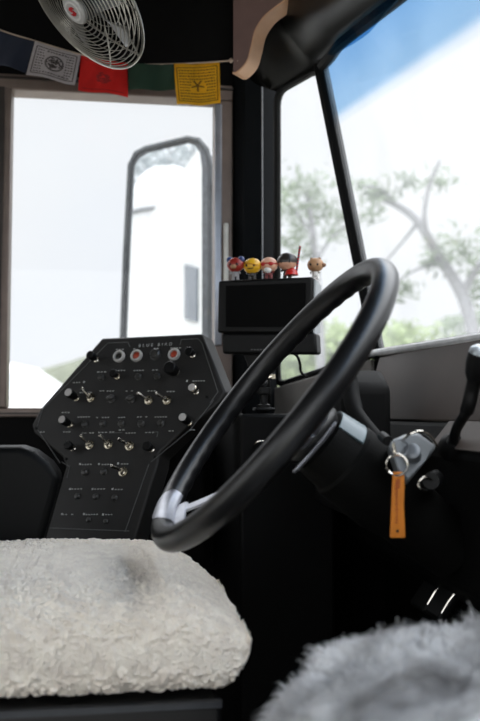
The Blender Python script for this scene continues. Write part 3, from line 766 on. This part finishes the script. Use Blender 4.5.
skin = mat('peach_toy_paint', (214, 164, 136), .45); dk = mat('dark_brown_toy_paint', (46, 40, 36), .3); greyt = mat('grey_toy_paint', (150, 148, 150), .4)
tanp = mat('tan_toy_paint', (168, 128, 92), .5); whitep = mat('white_toy_paint', (224, 222, 218), .4)
def ex_phones(t, c, s, r, f):
    k = MB()
    for sx in (-1, 1): k.ball(c+r*(sx*s*.72)+Z*s*.62, (s*.42, s*.42, s*.42), 12)
    obj('buns', k, bluep, t)
    obj('muzzle', MB().ball(c+f*s*.75-Z*s*.3, (s*.4, s*.3, s*.3), 12, (r, f, Z)), tanp, t)
def ex_smile(t, c, s, r, f):
    p = [c+r*(s*.5*math.sin(a))+f*(s*.86*math.cos(a*.8))-Z*(s*(.22+.22*math.cos(a*1.2))) for a in np.linspace(-1.1, 1.1, 12)]
    obj('mouth', MB().tube(p, s*.06, n=6), dk, t)
    obj('cap_brim', MB().lathe([(s*1.08, 0), (s*1.12, s*.06), (s*.9, s*.12)], c+Z*s*.1-f*s*.05, (Z+r*.25).normalized(), 20, cap=False), mat('deep_yellow_toy_paint', (205, 140, 30), .4), t)
def ex_glasses(t, c, s, r, f):
    k = MB()
    for sx in (-1, 1): k.ball(c+r*(sx*s*.42)+f*s*.78+Z*s*.0, (s*.36, s*.14, s*.24), 12, (r, f, Z))
    k.tube([c+r*(s*1.04*math.sin(a))+f*(s*.9*math.cos(a))+Z*s*.05 for a in np.linspace(-1.6, 1.6, 14)], s*.09, n=6)
    obj('glasses', k, redp, t, label='red glasses')
    obj('beard', MB().ball(c+f*s*.45-Z*s*.62, (s*.5, s*.42, s*.42), 12, (r, f, Z)), whitep, t)
def ex_helmet(t, c, s, r, f):
    def cap(u, w):
        a = 2*math.pi*u; b = math.pi*.56*w+.001; return c-f*s*.08+Z*s*.02+r*(s*1.14*math.sin(b)*math.cos(a))+f*(s*1.04*math.sin(b)*math.sin(a))+Z*(s*1.0*math.cos(b))
    obj('hair', MB().grid(cap, 24, 12, True), dk, t)
    obj('scarf', MB().lathe([(s*.3, 0), (s*.62, -s*.3), (s*.75, -s*.75), (s*.55, -s*.8)], c-Z*s*.7+r*s*.45, Z, 14), redp, t)
    p0 = c+r*s*1.0-Z*s*1.0; 
    obj('striped_stick', MB().tube([p0, p0+Z*s*2.6+r*s*.4], s*.12, n=8), STRIPE, t)
def ex_box(t, c, s, r, f):
    obj('snout', MB().ball(c+r*s*.95-Z*s*.05, (s*.42, s*.4, s*.3), 12, (r, f, Z)), mat('brown_toy_paint', (120, 84, 58), .5), t)
    k = MB()
    for sx in (-1, 1): k.ball(c+r*(sx*s*.5)+Z*s*.75, (s*.2, s*.14, s*.22), 10, (r, f, Z))
    obj('ears', k, mat('brown_toy_paint', (120, 84, 58), .5), t)
STRIPE = bpy.data.materials.new('red_white_stripes'); STRIPE.use_nodes = True
_n = STRIPE.node_tree; _w = _n.nodes.new('ShaderNodeTexWave'); _w.bands_direction = 'Z'; _w.inputs['Scale'].default_value = 55
_t = _n.nodes.new('ShaderNodeTexCoord'); _r = _n.nodes.new('ShaderNodeValToRGB'); _r.color_ramp.interpolation = 'CONSTANT'
_r.color_ramp.elements[0].color = lin((180, 34, 34)); _r.color_ramp.elements[1].position = .5; _r.color_ramp.elements[1].color = lin((40, 44, 62))
_n.links.new(_t.outputs['Object'], _w.inputs[0]); _n.links.new(_w.outputs['Fac'], _r.inputs[0]); _n.links.new(_r.outputs[0], _n.nodes['Principled BSDF'].inputs['Base Color'])
figurine('big-headed toy figurine with a red head and two dark blue hair buns', 235.5, 265, 8.3, mat('red_brown_toy_paint', (150, 44, 34), .35), greyt, ex_phones, 280)
figurine('big-headed toy figurine with a yellow head and a thin smile', 252.3, 266, 8.8, yel, dk, ex_smile, 279.3)
figurine('pale-headed toy figurine wearing red glasses', 268.8, 265, 8.6, skin, mat('maroon_toy_paint', (120, 40, 40), .4), ex_glasses, 278.6)
figurine('dark-haired toy figurine with a red scarf and a striped stick', 287.3, 262, 9.4, skin, dk, ex_helmet, 278)
figurine('light brown toy animal head figurine at the right end of the monitor', 316, 265.5, 8.0, tanp, whitep, ex_box, 277.5) if False else None
t5 = figurine('light brown snouted toy animal standing on the right end of the monitor', 315.5, 265, 8.0, tanp, whitep, ex_box, 279.5)

# ------------------------------------------------------------------ fan
FD = 1.22; fv_ = ray(90, 0).normalized(); fr_ = (R-fv_*R.dot(fv_)).normalized(); fu_ = (UP-fv_*UP.dot(fv_)).normalized()
FN = (-fr_*.66-fu_*.51-fv_*.55).normalized()
BADGE = P(74.5, 10, FD); FR = .108
fan = thing('cage_fan', 'silver wire cage fan with a red logo badge above the flags at upper left', 'fan', BADGE-FN*.06)
FH = .022; FC = BADGE-FN*FH
f1 = FN.orthogonal().normalized(); f2 = FN.cross(f1)
def fp(a, r, h): return FC+f1*(r*math.cos(a))+f2*(r*math.sin(a))+FN*h
def domeh(r): return FH*(1-(r/FR)**2.6)
wire = mat('silver_wire', (172, 168, 160), .3, metal=.85, var=.1)
def guard(sgn, r0, n):
    b = MB()
    for i in range(n):
        r = r0+(FR-r0)*i/(n-1); h = sgn*domeh(r)*.98
        b.tube([fp(2*math.pi*k/72, r, h) for k in range(72)], .0009 if sgn > 0 else .0007, closed=True, n=5)
    for k in range(4 if sgn > 0 else 8):
        a = 2*math.pi*k/(4 if sgn > 0 else 8)+.5
        b.tube([fp(a, r0+(FR-r0)*t, sgn*(domeh(r0+(FR-r0)*t)*.98-.002)) for t in np.linspace(0, 1, 12)], .0013, n=5)
    return b
obj('front_guard', guard(1, .022, 15), wire, fan, smooth=60)
obj('rear_guard', guard(-1, .05, 6), wire, fan, smooth=60)
obj('guard_band', MB().tube([fp(2*math.pi*k/72, FR, 0) for k in range(72)], .0022, closed=True, n=6), wire, fan, smooth=60)
bd = MB().lathe([(.021, -.004), (.021, .001), (.019, .003), (.0155, .0032)], BADGE, FN, 32); bdo = obj('badge', bd, mat('grey_white_badge', (186, 184, 182), .4), fan)
obj('badge_ring', MB().lathe([(.0150, .0030), (.0150, .0040), (.0120, .0040), (.0120, .003)], BADGE, FN, 32, cap=False), mat('pale_badge_ring', (214, 212, 210), .4), bdo)
lu = (R - FN*R.dot(FN)).normalized(); lv = FN.cross(lu); lv = -lv if lv.z < 0 else lv
def badge_pt(u, w): return BADGE+FN*.0042+lu*(u*.010)+lv*(w*.010)
S1 = [(-.75, -.05), (-.55, .45), (-.05, .75), (.45, .65), (.1, .45), (-.1, .15), (.05, -.1), (-.25, -.2)]
lg = MB(); lg.prism([badge_pt(*q) for q in S1], FN*.0006); lg.prism([badge_pt(-u, -w) for u, w in S1], FN*.0006)
obj('logo', lg, mat('badge_red', (186, 28, 36), .4), bdo)
bladem = mat('grey_fan_blade', (120, 118, 114), .35, metal=.5)
for k in range(4):
    a0 = k*math.pi/2+.4; b = MB()
    def bf(u, w):
        r = .022+.062*w; a = a0+(-.42+.84*u)*(.75+.25*w)+.15*w; h = .020*(u-.5)-.004
        return fp(a, r, h)
    b.grid(bf, 10, 8); bl_ = obj('blade', b, bladem, fan, smooth=60); sm = bl_.modifiers.new('solid', 'SOLIDIFY'); sm.thickness = .0016
obj('motor', MB().lathe([(.012, .012), (.024, .006), (.026, -.02), (.034, -.045), (.034, -.085), (.024, -.095)], FC, FN, 28), mat('dark_motor', (40, 40, 42), .4), fan)
top = V((FC.x+.10, FC.y+.05, CEIL))
obj('bracket', MB().tube(smooth_curve([FC-FN*.07, FC-FN*.11+Z*.03, top-Z*.1, top], 6), .008, n=10).lathe([(.03, -.012), (.03, 0)], top, Z, 20), mat('dark_motor', (40, 40, 42), .4), fan)

# ------------------------------------------------------------------ prayer flags
FLD = 1.76
cp = [P(-40, 14, FLD), P(0, 30, FLD), P(35, 41, FLD), P(81, 54.5, FLD), P(127, 63.5, FLD), P(174, 64, FLD), P(220, 61.5, FLD-.03), P(231, 60.5, 1.70), onpl(238, 61, TP, MN)]
cord = MB().tube(smooth_curve(cp, 6), .0016, n=6)
kc = P(231, 60.5, 1.70)
cordo = obj('flag_cord', cord, mat('pale_cord', (190, 168, 150), .8), None); tag(cordo, 'thin pale cord carrying the flags above the side window', 'cord')
obj('knot', MB().ball(kc, (.004, .004, .005), 10), mat('pale_cord', (190, 168, 150), .8), cordo)
def flag(label, TL, TR, BR, BL, rgb, seed, printed=None, tr=.25, inkc=(60, 52, 50)):
    m = mat('cotton_%d_%d_%d' % rgb, rgb, .85, var=.1, bump=.2, bscale=900, trans=tr)
    def pos(u, w, h=0):
        a = V((TL[0], TL[1], 0)).lerp(V((TR[0], TR[1], 0)), u); b = V((BL[0], BL[1], 0)).lerp(V((BR[0], BR[1], 0)), u); q = a.lerp(b, w)
        sag = 1.2*math.sin(math.pi*u)*(1-w)+1.5*math.sin(u*7+seed)*w*.6
        dd = .008*math.sin(u*6.0+seed)*(.2+w)+.004*math.sin(u*11+w*3+seed*2)
        return P(q.x, q.y+sag, FLD-.004+dd-h)
    t = obj('prayer_flag', MB().grid(pos, 28, 22), m, None, smooth=80)
    s_ = t.modifiers.new('solid', 'SOLIDIFY'); s_.thickness = .0006; s_.offset = 0
    tag(t, label, 'flag', 'prayer flags along the window header')
    if printed:
        k = MB()
        def dash(u0, w0, u1, w1, th=.012):
            n = max(1, int(abs(u1-u0)*14)); 
            for i in range(n):
                a, b = i/n, (i+1)/n
                k.add([pos(u0+(u1-u0)*a, w0+(w1-w0)*a-th, .0008), pos(u0+(u1-u0)*b, w0+(w1-w0)*b-th, .0008), pos(u0+(u1-u0)*b, w0+(w1-w0)*b+th, .0008), pos(u0+(u1-u0)*a, w0+(w1-w0)*a+th, .0008)], [(0, 1, 2, 3)])
        def vd(u, w0, w1, th=.01):
            for i in range(4):
                a = w0+(w1-w0)*i/4; b = w0+(w1-w0)*(i+1)/4
                k.add([pos(u-th, a, .0008), pos(u+th, a, .0008), pos(u+th, b, .0008), pos(u-th, b, .0008)], [(0, 1, 2, 3)])
        printed(dash, vd, k, pos)
        obj('block_print', k, mat('ink_%d_%d_%d' % inkc, inkc, .85), t, smooth=0)
    return t
def pr_white(dash, vd, k, pos):
    rr = random.Random(3)
    for w in (.1, .9): dash(.07, w, .93, w, .012)
    for u in (.07, .93): vd(u, .1, .9)
    for w in np.linspace(.18, .84, 9):
        for u0, u1 in ((.11, .27), (.73, .89)):
            x = u0
            while x < u1-.03: l = rr.uniform(.02, .05); dash(x, w, min(u1, x+l), w, .016); x += l+.02
    for w in (.17, .83):
        x = .3
        while x < .7: l = rr.uniform(.02, .05); dash(x, w, x+l, w, .02); x += l+.02
    # central motif: generic mound with rays
    for a in np.linspace(0, 2*math.pi, 30):
        r = .2; dash(.5+r*.9*math.cos(a)-.02, .5+r*1.1*math.sin(a), .5+r*.9*math.cos(a)+.02, .5+r*1.1*math.sin(a), .02)
    for i in range(60):
        a = rr.uniform(0, 6.28); r = .15*rr.random()**.5; dash(.5+r*math.cos(a)-.02, .5+r*1.2*math.sin(a), .5+r*math.cos(a)+.02, .5+r*1.2*math.sin(a), .016)
def pr_yellow(dash, vd, k, pos):
    rr = random.Random(5)
    for w in (.1, .92): dash(.06, w, .94, w, .010)
    for u in (.06, .94): vd(u, .1, .92)
    for w in np.linspace(.17, .87, 11):
        x = .1
        while x < .88:
            l = rr.uniform(.02, .055)
            if not (.33 < x < .66 and .38 < w < .68): dash(x, w, min(.9, x+l), w, .016)
            x += l+.016
    for i in range(5):   # abstract running motif
        a = i*1.26+.3; 
        for t_ in np.linspace(0, 1, 5): dash(.5+.13*t_*math.cos(a)-.022, .53+.13*t_*math.sin(a), .5+.13*t_*math.cos(a)+.022, .53+.13*t_*math.sin(a), .016)
def pr_red(dash, vd, k, pos):
    rr = random.Random(8)
    for i in range(46):
        a = rr.uniform(0, 6.28); r = .15*rr.random()**.5; dash(.5+r*math.cos(a)-.03, .55+r*math.sin(a), .5+r*math.cos(a)+.03, .55+r*math.sin(a), .02)
    for w in (.12, .9): dash(.08, w, .92, w, .008)
flag('dark navy cotton flag, leftmost on the cord beside the white one', (-12, 26), (35, 41), (26, 72), (-12, 62), (28, 34, 50), 1.0, None, .1)
flag('white block-printed cotton flag between the navy and the red flags', (35, 41), (81, 54), (75, 85), (26, 74), (176, 168, 168), 2.2, pr_white, .3)
flag('plain red cotton flag with a faint print below the cage fan', (81, 54), (127.5, 63), (128, 96.5), (78, 90), (206, 34, 28), .4, pr_red, .4, (140, 18, 16))
flag('dark green cotton flag between the red and the yellow flags', (128, 62), (174, 64), (175, 90), (128, 90), (32, 58, 42), 3.1, None, .12)
flag('yellow printed cotton flag with lines of writing at the right end of the cord', (173.5, 63.5), (219.5, 61), (220.5, 104), (177, 105), (232, 186, 36), 4.0, pr_yellow, .45, (120, 88, 14))

# ------------------------------------------------------------------ translucent blue visor edge
vz = [onpl(x, y, B0-WN*.012, WN) for x, y in [(334, 55), (353, 44), (362, 38.5), (370, 32), (383, 17), (399, 0), (399, -8), (370, 14), (338, 40), (329, 54)]]
vmb = MB().prism(vz, -WN*.003)
vm = glass('blue_visor_film', .0); vt = [n for n in vm.node_tree.nodes if n.type == 'BSDF_TRANSPARENT'][0]; vt.inputs[0].default_value = (.46, .69, .85, 1)
vo_ = obj('sun_visor', vmb, vm, None, smooth=0); tag(vo_, 'translucent blue sun visor strip along the top edge of the windshield', 'sun visor')

# ------------------------------------------------------------------ outside mirror
MM = V((-.66, -.75, 0)).normalized(); MQ = P(165, 240, 2.36)
def mq(x, y, h=0): return onpl(x, y, MQ+MM*h, MM)
mo = [(119, 392), (122, 340), (125.5, 250), (130, 165), (136, 153), (146, 148), (188, 138), (199, 140), (207, 150), (210, 166), (211, 392)]
mi = [(124, 386), (127, 340), (130.5, 250), (135, 166), (140, 158), (148, 153), (188, 143.5), (195, 145), (200, 153), (202, 167), (202, 386)]
mir = thing('side_mirror', 'tall outside rear-view mirror in a speckled grey housing beyond the side window', 'mirror', mq(165, 400, -.02))
mh = MB().prism([mq(x, y, .006) for x, y in mo], -MM*.055, .93); obj('housing', mh, mat('grey_mirror_housing', (92, 96, 102), .5, var=.25, nscale=60), mir, bevel=.012, segs=4)
mglass = mat('mirror_glass', (236, 238, 240), .01, metal=1, var=0)
obj('mirror_glass', MB().prism([mq(x, y, .008) for x, y in mi], -MM*.004), mglass, mir)
ra = MB(); n = len(mo)
ra.tube([mq(x, y, .010) for x, y in roundpoly([V((a, b, 0)) for a, b in mo], 3, 2) and mo], .0075, closed=True, n=8); obj('rim', ra, mat('dark_mirror_rim', (62, 66, 70), .5, var=.3, nscale=90), mir)
arm = MB()
for y in (190, 372): obj('arm', MB().tube([mq(205, y, -.03), V((cornx-.03, WY+.045, mq(205, y).z))], .010, n=10), mat('dark_mirror_rim', (62, 66, 70), .5), mir)

# ------------------------------------------------------------------ white vehicle seen in the mirror
XV = -4.6
def refl(x, y, X=XV):
    p = mq(x, y, .008); d = ray(x, y).normalized(); r = d-MM*2*d.dot(MM); return p+r*((X-p.x)/r.x)
def reflY(x, y, Y):
    p = mq(x, y, .008); d = ray(x, y).normalized(); r = d-MM*2*d.dot(MM); return p+r*((Y-p.y)/r.y)
wq = [reflY(x, y, WY+.064) for x, y in [(185.5, 264), (198, 268), (198, 322), (185.5, 319)]]
struct('window_4', MB().prism(wq, V((0, .006, 0))), mat('bus_side_glass', (96, 104, 114), .1))
VAN = thing('parked_van', 'white high-roofed van parked behind the bus, seen in the side mirror', 'van', V((XV, refl(165, 250).y, -.9)))
vpts = [refl(x, y) for x, y in [(126, 212), (133, 192), (141, 175), (150, 167), (176, 164), (185, 168), (192, 180)]]
ys = [p.y for p in vpts]; ymin = min(ys)-.3; ymax = max(ys)+.2
vb = MB(); left = refl(126, 212); right = refl(196, 190)
prof = [V((XV, left.y, -.6))]+vpts+[V((XV, right.y, right.z)), V((XV, right.y, -.6))]
vw = mat('white_van_paint', (232, 232, 232), .3, coat=.4)
vb.prism(prof, V((-4, 0, 0))); obj('body', vb, vw, VAN, bevel=.05, segs=4)
obj('seam', MB().tube(smooth_curve([refl(124, 214, XV+.01), refl(140, 210, XV+.01), refl(160, 208, XV+.01), refl(181, 214, XV+.01)], 5), .012, n=6), mat('van_seam', (90, 92, 96), .5), VAN)
obj('window', MB().prism([refl(x, y, XV+.012) for x, y in [(184, 264), (197, 272), (197, 322), (184, 318)]], V((-.02, 0, 0))), mat('van_dark_glass', (70, 78, 88), .1), VAN)
obj('pillar_line', MB().tube([refl(180, 240, XV+.01), refl(181, 345, XV+.01)], .010, n=6), mat('van_seam', (90, 92, 96), .5), VAN)
for x in (XV-.7, XV-3.2):
    for y in (min(left.y, right.y)+.12, max(left.y, right.y)-.12):
        obj('wheel', MB().lathe([(.33, -.1), (.35, -.08), (.35, .08), (.33, .1)], V((x, y, -.55)), V((0, 1, 0)), 24), rubber, VAN)

# ------------------------------------------------------------------ outside: trees, hill, parked car
bark = mat('grey_bark', (128, 128, 130), .9, var=.25); 
def leafmat(name, rgb): return mat(name, rgb, .8, var=.3, nscale=3, trans=.4)
def tree(label, branches, clusters, d, leaf, nleaf=260, seed=1, base_px=None):
    rr = random.Random(seed)
    b0 = P(base_px[0], base_px[1], d); t = thing('tree', label, 'tree', V((b0.x, b0.y, -.9)), 'trees beyond the windshield')
    k = MB()
    for br in branches:
        pts = smooth_curve([P(x, y, d+dz) for x, y, dz in br[0]], 6); n = len(pts)
        k.tube(pts, [br[1]+(br[2]-br[1])*i/(n-1) for i in range(n)], n=8)
    tr = V((b0.x, b0.y, -.9)); k.tube([tr, b0], [.16, branches[0][1]], n=10)
    obj('trunk', k, bark, t)
    L = MB()
    for (x, y, r, dz) in clusters:
        c = P(x, y, d+dz); rw = r*d/FP
        for i in range(int(nleaf*(r/20)**1.3)):
            q = V((rr.gauss(0, .5), rr.gauss(0, .5), rr.gauss(0, .42)))*rw*1.15; p = c+q
            a = V((rr.gauss(0, 1), rr.gauss(0, 1), rr.gauss(0, 1))).normalized(); b = a.orthogonal().normalized(); s_ = rr.uniform(.03, .075)
            L.add([p-a*s_, p+b*s_*.35, p+a*s_, p-b*s_*.35], [(0, 1, 2, 3)])
    obj('foliage', L, leaf, t, smooth=0)
    return t
leaf_a = leafmat('grey_green_needles', (126, 138, 116)); leaf_b = leafmat('pale_green_leaves', (150, 164, 122))
tree('leaning pine with a long bent branch seen through the right windshield',
     [([(476, 400, 0), (474, 340, 0), (462, 295, .1), (440, 258, .1), (418, 222, .2), (396, 205, .2), (366, 192, .3)], .075, .02),
      ([(440, 258, .1), (425, 225, -.2), (428, 190, -.3), (440, 160, -.4)], .03, .012),
      ([(462, 295, .1), (476, 270, 0), (500, 240, -.2)], .04, .02), ([(418, 222, .2), (404, 240, .3), (385, 262, .4)], .02, .008),
      ([(446, 265, .1), (420, 268, .2), (392, 285, .2)], .02, .008), ([(396, 205, .2), (382, 190, .2), (360, 186, .2)], .02, .008)],
     [(448, 246, 22, 0), (470, 258, 24, .2), (432, 262, 13, .2), (380, 196, 15, .2), (408, 182, 13, .1), (440, 182, 14, -.2), (372, 215, 10, .2), (476, 290, 14, .3), (404, 290, 12, .3), (362, 186, 11, .3), (500, 250, 25, 0)],
     7.5, leaf_a, 90, 3, (476, 400))
tree('slender pine with grey green tufts seen through the narrow corner window',
     [([(322, 420, 0), (320, 330, 0), (316, 270, .1), (312, 225, .1), (306, 190, .1)], .06, .02), ([(316, 262, 0), (330, 240, .2), (350, 222, .2)], .025, .01), ([(313, 235, 0), (298, 215, .1), (284, 200, 0)], .02, .01), ([(319, 300, 0), (300, 285, 0), (284, 280, 0)], .02, .01)],
     [(296, 190, 22, 0), (314, 186, 20, .2), (285, 208, 15, 0), (322, 210, 15, .2), (300, 225, 15, .3), (336, 230, 14, .3), (290, 245, 11, .1), (345, 215, 12, .3), (310, 250, 14, .2)],
     9.0, leaf_a, 110, 5, (322, 420))
def bush(label, px, py, d, rx, rz, leaf, n, seed, at=None, name='bush'):
    rr = random.Random(seed); c = at or P(px, py, d); t = thing(name, label, name, V((c.x, c.y, -.9)), None)
    k = MB()
    for i in range(7): k.tube([V((c.x, c.y, -.9)), V((c.x+rr.uniform(-1, 1)*rx*.6, c.y+rr.uniform(-.4, .4), c.z+rr.uniform(-.2, .6)*rz))], [.04, .012], n=6)
    obj('stem', k, bark, t); L = MB()
    for i in range(n):
        a = rr.uniform(0, 6.28); q = V((rr.gauss(0, .45)*rx, rr.gauss(0, .3)*rx, 0)); zt = c.z+rz*(1-min(1, (q.x/rx)**2))*1.0
        p = V((c.x+q.x, c.y+q.y, -.9+(zt+.9)*rr.random()**.55)); a = V((rr.gauss(0, 1), rr.gauss(0, 1), rr.gauss(0, 1))).normalized(); b = a.orthogonal().normalized(); s_ = rr.uniform(.05, .12)
        L.add([p-a*s_, p+b*s_*.5, p+a*s_, p-b*s_*.5], [(0, 1, 2, 3)])
    obj('foliage', L, leaf, t, smooth=0)
bush('low yellow green bush beyond the corner window', 318, 352, 11, 1.1, .35, leaf_b, 2400, 2)
bush('pale green bush low beyond the windshield behind the steering wheel top', 395, 345, 13, 1.0, .35, leaf_b, 1800, 4)
bush('grey green bush low beyond the windshield at the right edge', 478, 332, 18, 1.4, .4, leaf_a, 1800, 6)
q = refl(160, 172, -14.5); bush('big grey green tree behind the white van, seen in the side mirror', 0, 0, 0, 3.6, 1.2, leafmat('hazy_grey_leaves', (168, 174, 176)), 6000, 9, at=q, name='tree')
# grassy bank and the white car seen through the driver's window
hm = MB()
def hillf(u, w):
    x = -3.2+8*u; h = 1.65+.50*math.sin(min(1, max(0, u*1.1))*math.pi*.5)
    return V((x, 22+7*w, -.9+(h)*math.sin(w*math.pi*.5)+.10*noise.noise(V((x*1.2, w*5, 0)))))
hp = P(14, 364, 22)
def hill2(u, w):
    x = hp.x+9*u; h = .9+hp.z+min(.34*9*u, 1.0+.06*9*u)+.10*noise.noise(V((x*.9, w*3, 2)))
    return V((x, hp.y+5*w, -.9+h*(1-(1-w)**2.2)))
hm.grid(hill2, 60, 20)
struct('hill', hm, mat('pale_grass', (88, 92, 76), .95, var=.25, nscale=2.5, bump=.5, bscale=20))
CD = 9.0
carp = thing('parked_car', 'white car parked outside the side window below the grassy bank', 'car', V((P(20, 420, CD).x, P(20, 420, CD).y, -.9)))
cpx = [(-180, 375), (-120, 352), (-60, 353), (2, 361), (54, 396), (125, 408), (133, 440), (154, 500), (-185, 500), (-190, 420)]
whitecar = mat('white_car_paint', (236, 237, 240), .3, coat=.4)
cpl = [P(x, y, CD) for x, y in cpx]; obj('body', MB().prism(cpl, F0*1.7), whitecar, carp, bevel=.06, segs=4)
obj('side_glass', MB().prism([P(x, y, CD-.01) for x, y in [(-110, 362), (-50, 362), (8, 370), (34, 398), (-120, 398)]], -F0*.01), mat('pale_car_glass', (215, 222, 228), .08), carp)
obj('lamp', MB().ball(P(84, 392, CD+.9), (.055, .04, .06), 12), mat('red_lamp_lens', (196, 120, 116), .2), carp)
for x in (-140, 110): obj('wheel', MB().lathe([(.28, -.09), (.31, -.07), (.31, .07), (.28, .09)], V((P(x, 500, CD).x, P(x, 500, CD).y+.12, -.59)), F0, 24), rubber, carp)

# ------------------------------------------------------------------ sky: bright overcast, brighter high up and behind the camera
W = bpy.data.worlds.new('sky'); SC.world = W; W.use_nodes = True; nt = W.node_tree; bg = nt.nodes['Background']
tc = nt.nodes.new('ShaderNodeTexCoord')
def dotn(vec):
    d = nt.nodes.new('ShaderNodeVectorMath'); d.operation = 'DOT_PRODUCT'; d.inputs[1].default_value = vec; nt.links.new(tc.outputs['Generated'], d.inputs[0]); return d.outputs['Value']
mr = nt.nodes.new('ShaderNodeMapRange'); mr.inputs['From Min'].default_value = .46; mr.inputs['From Max'].default_value = .57; mr.inputs['To Min'].default_value = .95; mr.inputs['To Max'].default_value = 4.6
nt.links.new(dotn((0, 0, 1)), mr.inputs['Value'])
m2 = nt.nodes.new('ShaderNodeMapRange'); m2.interpolation_type = 'SMOOTHSTEP'; m2.inputs['From Min'].default_value = .15; m2.inputs['From Max'].default_value = 1.0; m2.inputs['To Min'].default_value = 0; m2.inputs['To Max'].default_value = 1.3
nt.links.new(dotn(V((-.35, -.8, .5)).normalized()), m2.inputs['Value'])
ad = nt.nodes.new('ShaderNodeMath'); nt.links.new(mr.outputs[0], ad.inputs[0]); nt.links.new(m2.outputs[0], ad.inputs[1])
nz = nt.nodes.new('ShaderNodeTexNoise'); nz.inputs['Scale'].default_value = 2.2; nz.inputs['Detail'].default_value = 5; nt.links.new(tc.outputs['Generated'], nz.inputs['Vector'])
cr = nt.nodes.new('ShaderNodeValToRGB'); cr.color_ramp.elements[0].position = .3; cr.color_ramp.elements[1].position = .7
cr.color_ramp.elements[0].color = (.86, .90, .96, 1); cr.color_ramp.elements[1].color = (.95, .96, .97, 1)
nt.links.new(nz.outputs['Fac'], cr.inputs[0]); nt.links.new(cr.outputs[0], bg.inputs['Color']); nt.links.new(ad.outputs[0], bg.inputs['Strength'])
